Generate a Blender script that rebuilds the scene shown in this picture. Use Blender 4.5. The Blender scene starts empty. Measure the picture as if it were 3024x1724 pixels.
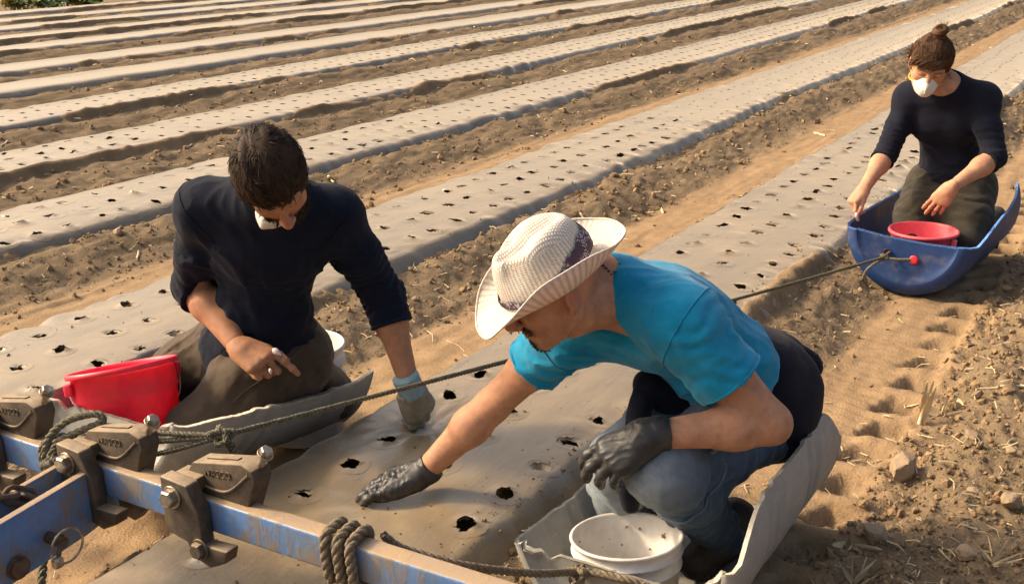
import bpy, bmesh, math, random
import numpy as np
from mathutils import Vector, Matrix

# ------------------------------------------------------------------ camera, sky, sun, exposure
S = bpy.context.scene
C = S.collection
PITCH, YAW, ROLL = math.radians(17.854), math.radians(31.07), math.radians(1.089)
CAMZ = 1.4894
cam_fw = np.array([-math.sin(YAW)*math.cos(PITCH), math.cos(YAW)*math.cos(PITCH), -math.sin(PITCH)])
_r = np.array([math.cos(YAW), math.sin(YAW), 0.0]); _d = np.cross(cam_fw, _r)
cam_r = math.cos(ROLL)*_r + math.sin(ROLL)*_d
cam_d = -math.sin(ROLL)*_r + math.cos(ROLL)*_d
cam_data = bpy.data.cameras.new('camera'); cam = bpy.data.objects.new('camera', cam_data); C.objects.link(cam)
cam.matrix_world = Matrix(((cam_r[0], -cam_d[0], -cam_fw[0], 0), (cam_r[1], -cam_d[1], -cam_fw[1], 0),
                           (cam_r[2], -cam_d[2], -cam_fw[2], CAMZ), (0, 0, 0, 1)))
cam_data.sensor_width = 36.0; cam_data.lens = 36.0*3352/3024; cam_data.clip_start = 0.05; cam_data.clip_end = 2000
S.camera = cam

SUN_EL = math.radians(36); SUN_DIR = np.array([-0.955, -0.297])          # horizontal direction towards the sun
world = bpy.data.worlds.new('World'); S.world = world; world.use_nodes = True
wn = world.node_tree.nodes; wl = world.node_tree.links
sky = wn.new('ShaderNodeTexSky'); sky.sky_type = 'NISHITA'; sky.sun_disc = False
sky.sun_elevation = SUN_EL; sky.sun_rotation = math.atan2(SUN_DIR[0], SUN_DIR[1])
sky.air_density = 1.0; sky.dust_density = 10.0; sky.ozone_density = 0.1
wn['Background'].inputs['Strength'].default_value = 0.15
wl.new(sky.outputs[0], wn['Background'].inputs['Color'])
sd = bpy.data.lights.new('sun', 'SUN'); sd.energy = 2.4; sd.angle = math.radians(6.0); sd.color = (1.0, 0.80, 0.55)
sun = bpy.data.objects.new('sun', sd); C.objects.link(sun)
sv = Vector((SUN_DIR[0]*math.cos(SUN_EL), SUN_DIR[1]*math.cos(SUN_EL), math.sin(SUN_EL)))
sun.rotation_euler = sv.to_track_quat('Z', 'Y').to_euler()
sun.location = (-6, -2, 6)
S.view_settings.view_transform = 'Standard'; S.view_settings.look = 'None'
S.view_settings.exposure = 0.63; S.view_settings.gamma = 1.0
S.view_settings.use_curve_mapping = False

# ------------------------------------------------------------------ helpers
rng = np.random.default_rng(7)

def _hash(ix, iy, iz, seed):
    h = (ix.astype(np.int64)*374761393 + iy.astype(np.int64)*668265263 + iz.astype(np.int64)*2147483647 + seed*974711) & 0xffffffff
    h = ((h ^ (h >> 13))*1274126177) & 0xffffffff
    h = ((h ^ (h >> 16))*2246822519) & 0xffffffff
    return ((h ^ (h >> 15)) & 0xffff)/65535.0

def noise2(x, y, seed=0):
    ix = np.floor(x); iy = np.floor(y); fx = x-ix; fy = y-iy
    ux = fx*fx*fx*(fx*(fx*6-15)+10); uy = fy*fy*fy*(fy*(fy*6-15)+10)
    z = np.zeros_like(ix)
    a = _hash(ix, iy, z, seed); b = _hash(ix+1, iy, z, seed); c = _hash(ix, iy+1, z, seed); d = _hash(ix+1, iy+1, z, seed)
    return (a*(1-ux)+b*ux)*(1-uy) + (c*(1-ux)+d*ux)*uy - 0.5

def noise3(x, y, z, seed=0):
    ix = np.floor(x); iy = np.floor(y); iz = np.floor(z); fx = x-ix; fy = y-iy; fz = z-iz
    ux = fx*fx*(3-2*fx); uy = fy*fy*(3-2*fy); uz = fz*fz*(3-2*fz)
    def pl(k):
        a = _hash(ix, iy, k, seed); b = _hash(ix+1, iy, k, seed); c = _hash(ix, iy+1, k, seed); d = _hash(ix+1, iy+1, k, seed)
        return (a*(1-ux)+b*ux)*(1-uy) + (c*(1-ux)+d*ux)*uy
    return pl(iz)*(1-uz) + pl(iz+1)*uz - 0.5

def fbm2(x, y, oct=4, seed=0, gain=0.5):
    s = 0; a = 1.0
    for k in range(oct):
        s = s + a*noise2(x*2**k + 17.3*k, y*2**k - 9.1*k, seed+k); a *= gain
    return s

def sstep(e0, e1, x):
    t = np.clip((x-e0)/(e1-e0), 0, 1); return t*t*(3-2*t)

def mesh_np(name, V, F, smooth=True):
    """V (n,3) array, F list of index arrays (m,k)"""
    me = bpy.data.meshes.new(name)
    V = np.asarray(V, np.float32)
    if not isinstance(F, (list, tuple)): F = [F]
    F = [np.asarray(f, np.int32) for f in F if len(f)]
    nl = sum(f.size for f in F); nf = sum(len(f) for f in F)
    me.vertices.add(len(V)); me.vertices.foreach_set('co', V.ravel())
    me.loops.add(nl); me.polygons.add(nf)
    li = np.concatenate([f.ravel() for f in F])
    tot = np.concatenate([np.full(len(f), f.shape[1], np.int32) for f in F])
    st = np.concatenate([[0], np.cumsum(tot)[:-1]]).astype(np.int32)
    me.loops.foreach_set('vertex_index', li.astype(np.int32))
    me.polygons.foreach_set('loop_start', st)
    me.polygons.foreach_set('use_smooth', np.full(nf, smooth, bool))
    me.update(calc_edges=True); me.validate()
    return me

def put(name, me, mat, parent=None, label=None, cat=None, group=None, kind=None):
    o = bpy.data.objects.new(name, me); C.objects.link(o)
    if mat is not None and me is not None and not me.materials: me.materials.append(mat)
    if parent is not None: o.parent = parent
    tag(o, label, cat, group, kind)
    return o

def tag(o, label=None, cat=None, group=None, kind=None):
    if label: o['label'] = label
    if cat: o['category'] = cat
    if group: o['group'] = group
    if kind: o['kind'] = kind
    return o

def thing(name, loc, label, cat, group=None):
    """an Empty at the thing's base; parts are given in world coordinates and re-expressed below it"""
    o = bpy.data.objects.new(name, None); C.objects.link(o); o.location = loc; o.empty_display_size = 0.1
    tag(o, label, cat, group); return o

def part(name, me, mat, parent):
    """me in world coordinates; parent is an unrotated thing (or a part of it)"""
    off = Vector((0, 0, 0)); p = parent
    while p is not None: off += p.location; p = p.parent
    me.transform(Matrix.Translation(-off))
    return put(name, me, mat, parent)

def set_attr(me, name, arr):
    a = me.attributes.new(name, 'FLOAT', 'POINT'); a.data.foreach_set('value', np.asarray(arr, np.float32).ravel())

def grid_faces(nu, nv, close_u=False, close_v=False, off=0):
    iu = np.arange(nu if close_u else nu-1); iv = np.arange(nv if close_v else nv-1)
    a, b = np.meshgrid(iu, iv, indexing='ij'); a2 = (a+1) % nu; b2 = (b+1) % nv
    return np.stack([a*nv+b, a2*nv+b, a2*nv+b2, a*nv+b2], -1).reshape(-1, 4) + off

# ---- sweeps
def frames(P, closed=False):
    P = np.asarray(P, float); n = len(P)
    if closed: T = np.roll(P, -1, 0)-np.roll(P, 1, 0)
    else: T = np.gradient(P, axis=0)
    T /= np.linalg.norm(T, axis=1)[:, None]+1e-12
    u = np.cross(T[0], [0, 0, 1.0])
    if np.linalg.norm(u) < 1e-3: u = np.cross(T[0], [1.0, 0, 0])
    u /= np.linalg.norm(u); U = [u]
    for k in range(1, n):
        u = U[-1]-T[k]*np.dot(U[-1], T[k]); u /= np.linalg.norm(u)+1e-12; U.append(u)
    U = np.array(U); return T, U, np.cross(T, U)

def tube(P, r, n=10, closed=False, cap=True):
    """-> V, [faces]"""
    P = np.asarray(P, float); T, U, W = frames(P, closed)
    r = np.broadcast_to(np.asarray(r, float), (len(P),))
    a = np.linspace(0, 2*math.pi, n, endpoint=False)
    V = (P[:, None]+r[:, None, None]*(np.cos(a)[None, :, None]*U[:, None]+np.sin(a)[None, :, None]*W[:, None])).reshape(-1, 3)
    F = [grid_faces(len(P), n, closed, True)]
    if cap and not closed:
        F.append(np.arange(n)[::-1][None]); F.append((np.arange(n)+(len(P)-1)*n)[None])
    return V, F

def smooth_path(pts, n=60, closed=False):
    """Catmull-Rom through the points"""
    P = np.asarray(pts, float); m = len(P); out = []
    segs = m if closed else m-1
    for i in range(segs):
        p0 = P[(i-1) % m] if closed or i > 0 else 2*P[0]-P[1]
        p1 = P[i]; p2 = P[(i+1) % m]
        p3 = P[(i+2) % m] if closed or i+2 < m else 2*P[-1]-P[-2]
        k = max(2, n//segs)
        for t in np.linspace(0, 1, k, endpoint=False):
            out.append(0.5*((2*p1)+(-p0+p2)*t+(2*p0-5*p1+4*p2-p3)*t*t+(-p0+3*p1-3*p2+p3)*t**3))
    if not closed: out.append(P[-1])
    return np.array(out)

def merge(parts):
    """list of (V,[F]) -> V,[F]"""
    Vs, Fs, o = [], [], 0
    for V, F in parts:
        Vs.append(np.asarray(V, float))
        for f in (F if isinstance(F, (list, tuple)) else [F]): Fs.append(np.asarray(f)+o)
        o += len(V)
    return np.concatenate(Vs), Fs

def lathe(prof, n=48, cap_lo=True, cap_hi=False):
    """prof: list of (r,z)"""
    a = np.linspace(0, 2*math.pi, n, endpoint=False); p = np.asarray(prof, float)
    V = np.stack([p[:, 0, None]*np.cos(a), p[:, 0, None]*np.sin(a), np.broadcast_to(p[:, 1, None], (len(p), n))], -1).reshape(-1, 3)
    F = [grid_faces(len(p), n, False, True)]
    if cap_lo: F.append(np.arange(n)[::-1][None])
    if cap_hi: F.append((np.arange(n)+(len(p)-1)*n)[None])
    return V, F

def boxm(c, s, R=None):
    c = np.asarray(c, float); s = np.asarray(s, float)/2
    V = np.array([[x, y, z] for x in (-1, 1) for y in (-1, 1) for z in (-1, 1)], float)*s
    if R is not None: V = V@np.asarray(R).T
    F = np.array([[0, 1, 3, 2], [4, 6, 7, 5], [0, 4, 5, 1], [2, 3, 7, 6], [0, 2, 6, 4], [1, 5, 7, 3]])
    return V+c, [F]

def prism(poly, depth, origin, ex, ey, bevel=0.0):
    """polygon (2D) in the plane ex,ey at origin, extruded along ex x ey by +-depth/2"""
    ex = np.asarray(ex, float); ey = np.asarray(ey, float); ez = np.cross(ex, ey); p = np.asarray(poly, float); n = len(p)
    a = np.asarray(origin)+p[:, :1]*ex+p[:, 1:]*ey
    V = np.concatenate([a-ez*depth/2, a+ez*depth/2])
    i = np.arange(n); j = (i+1) % n
    return V, [np.stack([i, j, j+n, i+n], -1), i[::-1][None], (i+n)[None]]

def bevel_mesh(me, w=0.002, seg=2, ang=35):
    bm = bmesh.new(); bm.from_mesh(me); bmesh.ops.recalc_face_normals(bm, faces=bm.faces)
    es = [e for e in bm.edges if len(e.link_faces) == 2 and e.calc_face_angle(0) > math.radians(ang)]
    if es: bmesh.ops.bevel(bm, geom=es, offset=w, segments=seg, profile=0.6, affect='EDGES', clamp_overlap=True)
    bm.to_mesh(me); bm.free()
    return me

def flip_out(me):
    bm = bmesh.new(); bm.from_mesh(me); bmesh.ops.recalc_face_normals(bm, faces=bm.faces); bm.to_mesh(me); bm.free(); return me

# ---- materials
def newmat(name):
    m = bpy.data.materials.new(name); m.use_nodes = True
    nt = m.node_tree; b = nt.nodes['Principled BSDF']; return m, nt, b

class NT:
    """small wrapper to wire nodes tersely"""
    def __init__(s, nt): s.nt = nt
    def n(s, t, **kw):
        nd = s.nt.nodes.new('ShaderNode'+t)
        for k, v in kw.items():
            if k.startswith('i_'): nd.inputs[k[2:].replace('_', ' ')].default_value = v
            else: setattr(nd, k, v)
        return nd
    def l(s, a, b): s.nt.links.new(a, b)
    def coord(s, kind='Object', scale=None):
        tc = s.n('TexCoord').outputs[kind]
        if scale is None: return tc
        mp = s.n('Mapping'); s.l(tc, mp.inputs['Vector']); mp.inputs['Scale'].default_value = scale
        return mp.outputs[0]
    def noise(s, vec, scale, detail=4, rough=0.55, dist=0.0):
        nd = s.n('TexNoise'); nd.inputs['Scale'].default_value = scale; nd.inputs['Detail'].default_value = detail
        nd.inputs['Roughness'].default_value = rough; nd.inputs['Distortion'].default_value = dist
        s.l(vec, nd.inputs['Vector']); return nd.outputs['Fac']
    def ramp(s, fac, stops):
        nd = s.n('ValToRGB'); cr = nd.color_ramp
        while len(cr.elements) < len(stops): cr.elements.new(0.5)
        for e, (p, c) in zip(cr.elements, stops):
            e.position = p; e.color = (c, c, c, 1) if not hasattr(c, '__len__') else (*c, 1)
        s.l(fac, nd.inputs[0]); return nd.outputs[0]
    def mix(s, fac, a, b, mode='MIX'):
        nd = s.n('Mix', data_type='RGBA', blend_type=mode)
        for v, i in ((fac, 0), (a, 6), (b, 7)):
            if hasattr(v, 'is_output'): s.l(v, nd.inputs[i])
            elif i == 0: nd.inputs[0].default_value = v
            else: nd.inputs[i].default_value = (*v, 1)
        return nd.outputs[2]
    def math(s, op, a, b=0.0):
        nd = s.n('Math', operation=op)
        for v, i in ((a, 0), (b, 1)):
            if hasattr(v, 'is_output'): s.l(v, nd.inputs[i])
            else: nd.inputs[i].default_value = v
        return nd.outputs[0]
    def bump(s, h, strength=0.3, dist=0.01, normal=None):
        nd = s.n('Bump'); nd.inputs['Strength'].default_value = strength; nd.inputs['Distance'].default_value = dist
        s.l(h, nd.inputs['Height'])
        if normal is not None: s.l(normal, nd.inputs['Normal'])
        return nd.outputs[0]
    def attr(s, name): return s.n('Attribute', attribute_name=name).outputs['Fac']

def simple_mat(name, col, rough=0.6, metal=0.0, var=0.25, scale=30, bump=0.15, bdist=0.002, spec=0.5, dirt=None, dirt_scale=6, dirt_amt=0.5):
    m, nt, b = newmat(name); t = NT(nt); v = t.coord()
    f = t.noise(v, scale, 5)
    lo = tuple(c*(1-var) for c in col); hi = tuple(min(1, c*(1+var)) for c in col)
    c = t.ramp(f, [(0.3, lo), (0.7, hi)])
    if dirt is not None:
        d = t.ramp(t.noise(v, dirt_scale, 7, 0.65), [(0.5-0.25*dirt_amt, 0.0), (0.75-0.2*dirt_amt, 1.0)])
        c = t.mix(t.math('MULTIPLY', d, min(1, dirt_amt*1.3)), c, dirt)
    t.l(c, b.inputs['Base Color']); b.inputs['Roughness'].default_value = rough; b.inputs['Metallic'].default_value = metal
    b.inputs['Specular IOR Level'].default_value = spec
    if bump: t.l(t.bump(f, bump, bdist), b.inputs['Normal'])
    return m
# ------------------------------------------------------------------ the field: soil, plastic-covered beds
LEFT = [-2.0, -3.58, -5.24, -6.78, -8.39, -9.98, -11.48, -13.38, -14.8, -16.46, -17.85, -19.5]   # far (left) edge of each bed
BW = 0.745                                                                                       # width of the covered bed
BED_Z = 0.145
bed_c = np.array(LEFT)+BW/2

def bed_info(X, Y):
    """distance from the nearest bed's centre line, index"""
    # beds wander slightly
    k = np.argmin(np.abs(X[..., None]-bed_c), -1)
    w = 0.03*np.sin(Y*0.35+k*1.7)+0.015*np.sin(Y*1.1+k*0.9)
    w = np.where(k == 0, w*0.3, w)
    return X-(bed_c[k]+w), k

def film_profile(v):
    a = np.abs(v)
    top = BED_Z-0.10*(a/0.42)**2*0.25
    sh = sstep(0.325, 0.415, a)
    return top*(1-sh)+(0.05)*sh-np.clip(a-0.40, 0, 1)*0.8

def cover_edge(v, k, Y):
    n = fbm2(Y*0.45+7.7*k, k*3.1+0*Y, 2, 140)+0.35*noise2(Y*3.0+k, k*1.7+0*Y, 150)
    right = 0.375-0.085*sstep(-0.10, 0.35, n); left = 0.385-0.025*sstep(-0.1, 0.3, fbm2(Y*0.8+3.3*k, 0*Y, 2, 160))
    return np.where(v > 0, right, left)+0.022*noise2(Y*7, v*0+k, 170)+0.022*noise2(Y*26, v*9+k, 171)

def soil_z(X, Y, fine=True):
    v, k = bed_info(X, Y)
    # furrow coordinate measured from the right edge of the bed to the left edge of the next one
    d = np.where(v > 0, v-BW/2, v+BW/2+0.86)          # 0..0.86 across the furrow
    berm = 0.085*sstep(-0.10, 0.04, d)*(1-sstep(0.05, 0.46, d))+0.035*sstep(0.74, 0.86, d)
    rough = sstep(-0.05, 0.03, d)*(1-sstep(0.34, 0.52, d))
    rough = np.maximum(rough, 0.35*sstep(0.74, 0.84, d))
    right = (X > bed_c[0]+BW/2-0.02)
    # right of the last bed: berm, wheel track, lug prints, open cloddy soil
    dr = X-(bed_c[0]+BW/2)
    berm_r = 0.085*sstep(-0.10, 0.03, dr)*(1-sstep(0.04, 0.32, dr))+0.045*sstep(0.66, 0.86, dr)
    rough_r = np.maximum(sstep(-0.05, 0.03, dr)*(1-sstep(0.22, 0.36, dr)), sstep(0.62, 0.78, dr))
    berm = np.where(right, berm_r, berm); rough = np.where(right, rough_r, rough)
    far = (X < LEFT[-1]-0.3)
    berm = np.where(far, 0.03, berm); rough = np.where(far, 0.8, rough)
    z = berm+0.022*fbm2(X*1.3, Y*1.0, 3, 3)*(0.5+rough)
    # patchy berm: soil thrown unevenly over the film edge
    z = z+rough*0.035*fbm2(X*5, Y*4, 3, 11)
    if fine:
        n1 = fbm2(X*22, Y*22, 3, 21, 0.6); n2 = np.abs(fbm2(X*38, Y*38, 3, 31, 0.6)); n3 = np.abs(fbm2(X*75, Y*75, 2, 41, 0.6))
        z = z+rough*(0.012*n1-0.014*n2-0.014*n3)+(1-rough)*(0.004*n1-0.003*n3)
        # scraped streaks along the wheel tracks
        z = z+(1-rough)*0.008*fbm2(X*16, Y*2.5, 3, 51)
        # fine tread ripples and lug prints in the near track
        trk = sstep(-0.98, -0.88, X)*(1-sstep(-0.74, -0.68, X))
        rip = np.sin((Y+0.25*(X+0.8))*2*np.pi/0.052+2.5*noise2(X*3, Y*3, 5))
        z = z+trk*0.0055*rip*(0.6+noise2(X*2, Y*2, 8))
        cell = np.floor((Y-3.03)/0.203); ph = ((Y-3.03)/0.203-cell)+0.12*noise2(X*9, Y*9, 77)
        hs = _hash(cell, cell*0, cell*0, 9); hs2 = _hash(cell, cell*0+3, cell*0, 9)
        lx = X+0.665-0.05*(ph-0.5)+0.018*(hs-0.5)+0.025*noise2(X*14, Y*14, 78)
        pit = sstep(0.10, 0.17, ph)*(1-sstep(0.58, 0.80, ph))*sstep(-0.085+0.05*ph, -0.060+0.05*ph, lx)*(1-sstep(0.020, 0.070, lx))
        lug_on = sstep(1.0, 1.6, Y)*(1-sstep(9, 12, Y))*right
        z = z-(0.030+0.026*hs2)*pit*lug_on*(1+0.7*n1)+0.012*pit*lug_on*np.clip(n2*2, 0, 1)
        z = z+0.010*lug_on*np.exp(-((ph-0.95)/0.14)**2)*np.exp(-(lx/0.07)**4)+0.010*lug_on*np.exp(-((X+0.585)/0.03)**2)*(1+2*n1)
        rough = np.maximum(rough, 0.55*pit*lug_on)
        # open soil to the right: heavy crumb
        opn = sstep(-0.64, -0.52, X)*right
        z = z+opn*(0.020*fbm2(X*11, Y*11, 3, 61, 0.55)-0.020*np.abs(fbm2(X*26, Y*26, 3, 62, 0.6)))
    # soil thrown over the film edge, more in some stretches than in others; hollow below the film
    e = cover_edge(v, k, Y); cov = np.abs(v) > e
    crm = 0.020*fbm2(X*16, Y*16, 3, 180, 0.6)-0.016*np.abs(fbm2(X*40, Y*40, 2, 181, 0.6)); zc = np.maximum(z, film_profile(v)+0.006+(0.016+crm)*sstep(0.0, 0.05, np.abs(v)-e)); rough = np.where(cov & (np.abs(v) < 0.43), np.maximum(rough, 0.75), rough)
    inb = (np.abs(v) < 0.43) & ~far
    z = np.where(inb & cov, zc, np.where(inb, film_profile(v)-0.075, z))
    return z, rough

def m_soil():
    m, nt, b = newmat('soil'); t = NT(nt); v = t.coord(); r = t.attr('rough')
    big = t.noise(v, 1.1, 4); mid = t.noise(v, 9, 6, 0.65); fin = t.noise(v, 90, 5, 0.7)
    light = t.ramp(mid, [(0.25, (0.220, 0.142, 0.075)), (0.75, (0.375, 0.250, 0.136))])
    dark = t.ramp(mid, [(0.25, (0.118, 0.084, 0.050)), (0.75, (0.240, 0.170, 0.099))])
    c = t.mix(t.ramp(t.math('ADD', r, t.math('MULTIPLY', t.math('SUBTRACT', big, 0.5), 0.9)), [(0.1, 0.0), (0.85, 1.0)]), light, dark)
    c = t.mix(t.ramp(fin, [(0.5, 0.0), (0.72, 0.55)]), c, (0.33, 0.235, 0.135))
    t.l(c, b.inputs['Base Color']); b.inputs['Roughness'].default_value = 0.95; b.inputs['Specular IOR Level'].default_value = 0.15
    vo = t.n('TexVoronoi'); vo.inputs['Scale'].default_value = 130; t.l(v, vo.inputs['Vector'])
    h = t.math('ADD', t.math('MULTIPLY', fin, 0.6), t.math('MULTIPLY', vo.outputs['Distance'], 0.5))
    t.l(t.bump(h, 0.55, 0.006), b.inputs['Normal'])
    return m
M_SOIL = m_soil()

def build_ground():
    """one sheet made of strips along the rows (their seams lie hidden below the beds) and a coarse surround out to the horizon"""
    pieces = []; ro = []
    def ylines(xm, y1=36.0, fac=0.005, dmin=0.0105):
        y0 = max(-1.5, 0.60*abs(xm)-0.9); ys = list(np.arange(-2.0, y0, 0.2)) if y0 > -2 else []; y = y0
        while y < y1: ys.append(y); y += max(dmin, fac*math.hypot(xm, max(y, 0.6)))
        return np.array(ys+[y1])
    def strip(xs, ys):
        X, Y = np.meshgrid(xs, ys, indexing='ij'); z, r_ = soil_z(X, Y); V = np.stack([X, Y, z*(1-sstep(30, 36, Y))], -1).reshape(-1, 3)
        pieces.append((V, [grid_faces(len(xs), len(ys))[:, ::-1]])); ro.append(r_.ravel())
    # right of the last bed
    xs = np.concatenate([np.linspace(bed_c[0], bed_c[0]+0.26, 4)[:-1], np.arange(bed_c[0]+0.26, 0.10, 0.0115), np.arange(0.10, 2.6, 0.04)])
    strip(xs, ylines(1.0, fac=0.0045))
    for k in range(1, 12):
        a, b = bed_c[k], bed_c[k-1]; st = 0.0125+0.0011*abs(b)
        xs = np.concatenate([[a], np.arange(a+0.25, b-0.28, st), [b-0.28, b]]); strip(xs, ylines((a+b)/2, fac=0.0052 if k == 1 else 0.0068))
    strip(np.concatenate([np.arange(-24.5, bed_c[11]-0.45, 0.12), np.linspace(bed_c[11]-0.44, bed_c[11], 12)]), ylines(bed_c[11], fac=0.010))
    # surround
    e = [-900, -200, -60, -24.45, 2.55, 60, 200, 900]; f_ = [-900, -200, -60, -1.95, 35.95, 90, 200, 900]; X, Y = np.meshgrid(e, f_, indexing='ij'); F = grid_faces(8, 8)[:, ::-1]
    F = F[~((F[:, 0] // 8 == 3) & (F[:, 0] % 8 == 3)) & ~((F[:, 3] // 8 == 3) & (F[:, 3] % 8 == 3) & (F[:, 1] // 8 == 4) & (F[:, 1] % 8 == 4))]
    V = np.stack([X.ravel(), Y.ravel(), np.full(X.size, -0.004)], -1); cen = V[F].mean(1); F = F[~((cen[:, 0] > -24.4) & (cen[:, 0] < 2.5) & (cen[:, 1] > -1.9) & (cen[:, 1] < 35.9))]
    pieces.append((V, [F])); ro.append(np.full(len(V), 0.6))
    V, F = merge(pieces); me = mesh_np('ground', V, F); set_attr(me, 'rough', np.concatenate(ro))
    return put('ground', me, M_SOIL, kind='structure')
build_ground()

def m_film():
    m, nt, b = newmat('dusty_black_film'); t = NT(nt); v = t.coord()
    n = t.noise(v, 3.2, 6, 0.6); st = t.noise(t.coord('Object', (9, 0.5, 1)), 3, 4); fi = t.noise(v, 60, 4, 0.6)
    d = t.math('ADD', t.math('MULTIPLY', n, 0.6), t.math('ADD', t.math('MULTIPLY', st, 0.3), t.math('MULTIPLY', fi, 0.15)))
    dust = t.math('ADD', t.attr('dust'), t.math('MULTIPLY', t.math('SUBTRACT', d, 0.5), 1.5))
    c = t.ramp(dust, [(0.15, (0.060, 0.058, 0.053)), (0.5, (0.138, 0.108, 0.070)), (1.0, (0.250, 0.190, 0.115))])
    # thin pale scuffs along the bed
    sc = t.ramp(t.noise(t.coord('Object', (60, 1.1, 1)), 1.0, 3, 0.5), [(0.70, 0.0), (0.74, 1.0)])
    c = t.mix(t.math('MULTIPLY', sc, t.ramp(n, [(0.5, 0.0), (0.7, 0.4)])), c, (0.45, 0.38, 0.29))
    t.l(c, b.inputs['Base Color'])
    t.l(t.math('ADD', t.ramp(dust, [(0.2, 0.20), (0.9, 0.36)]), t.math('MULTIPLY', t.math('SUBTRACT', n, 0.5), 0.30)), b.inputs['Roughness'])
    b.inputs['Coat Weight'].default_value = 0.7; b.inputs['Coat Roughness'].default_value = 0.40; b.inputs['Coat IOR'].default_value = 1.5; b.inputs['Coat Tint'].default_value = (1.0, 0.95, 0.86, 1); b.inputs['Sheen Weight'].default_value = 1.0; b.inputs['Sheen Roughness'].default_value = 0.30; b.inputs['Sheen Tint'].default_value = (1.0, 0.86, 0.66, 1); b.inputs['Specular IOR Level'].default_value = 0.9; b.inputs['Specular Tint'].default_value = (1.0, 0.93, 0.82, 1)
    wk = t.noise(t.coord('Object', (30, 5, 12)), 1.0, 5, 0.6, 1.5); t.l(t.bump(t.math('ADD', t.noise(v, 25, 4), t.math('ADD', t.math('MULTIPLY', fi, 0.35), wk)), 0.36, 0.006), b.inputs['Normal'])
    return m
M_FILM = m_film()
HANDS = [(-1.600, 2.020, 0.11, 0.034), (-1.755, 2.415, 0.06, 0.026)]      # where hands press the film down: x, y, radius, depth

def film_surface(X, Y, k):
    """height of the film at points of bed k"""
    w = 0.03*np.sin(Y*0.35+k*1.7)+0.015*np.sin(Y*1.1+k*0.9)
    if k == 0: w = w*0.3
    v = X-(bed_c[k]+w)
    z = film_profile(v)
    a = np.abs(v); sh = sstep(0.22, 0.37, a)
    z = z+0.008*fbm2(X*1.6, Y*1.0, 2, 60+k)*(1-0.5*sh)
    z = z+0.0030*fbm2(X*9, Y*4, 3, 80+k)
    # scalloped, pulled shoulders with soft dents
    sc = np.abs(fbm2(X*4+k, Y*5.5, 2, 90+k)); z = z+sh*(0.034*sc-0.008)*(0.25+1.3*np.clip(fbm2(X*0.7, Y*0.7, 2, 130+k)+0.5, 0, 1))+sh*0.008*fbm2(X*14, Y*6, 3, 95+k)
    # small tented bumps over clods
    b = noise2(X*6.5+3*k, Y*6.5, 120+k); z = z+0.020*np.clip(b-0.36, 0, 1)*4*0.5
    if k == 0:
        for hx, hy, hr, hd in HANDS:
            r2 = ((X-hx)**2+(Y-hy)**2)/hr**2; z = z-hd*np.exp(-r2)
        # creases pulled out from the pressed hand
        hx, hy = HANDS[1][:2]; r = np.hypot(X-hx, Y-hy); th = np.arctan2(Y-hy, X-hx)
        z = z+0.005*np.sin(th*13)*np.exp(-((r-0.10)/0.08)**2)
        hx, hy = HANDS[0][:2]; r = np.hypot(X-hx, Y-hy); th = np.arctan2(Y-hy, X-hx)
        z = z+0.003*np.sin(th*9)*np.exp(-((r-0.17)/0.07)**2)
    return z

KNOWN = {0: [(-1.59, 2.94), (-1.6, 2.78), (-1.57, 2.59), (-1.81, 2.8), (-1.8, 2.61), (-1.78, 2.27), (-1.78, 1.92), (-1.78, 2.11), (-1.55, 1.80),
             (-1.34, 1.99), (-1.34, 2.17), (-1.33, 2.34), (-1.34, 2.69), (-1.56, 2.41), (-1.34, 2.52), (-1.78, 1.58), (-1.33, 1.82),
             (-1.56, 2.22), (-1.79, 2.42)]}

def holes_for(k):
    r = np.random.default_rng(100+k); out = []
    rows = (0.195, 0.405, 0.60)
    for j, o in enumerate(rows):
        y0 = 0.4
        ys = np.arange(y0, 26, 0.18)+0.09*(j % 2)+0.03*j
        for y in ys:
            if k == 0 and 1.45 < y < 3.0: continue
            out.append((LEFT[k]+o+r.normal(0, 0.012), y+r.normal(0, 0.014)))
    if k == 0: out += KNOWN[0]
    return np.array(out)

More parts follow.
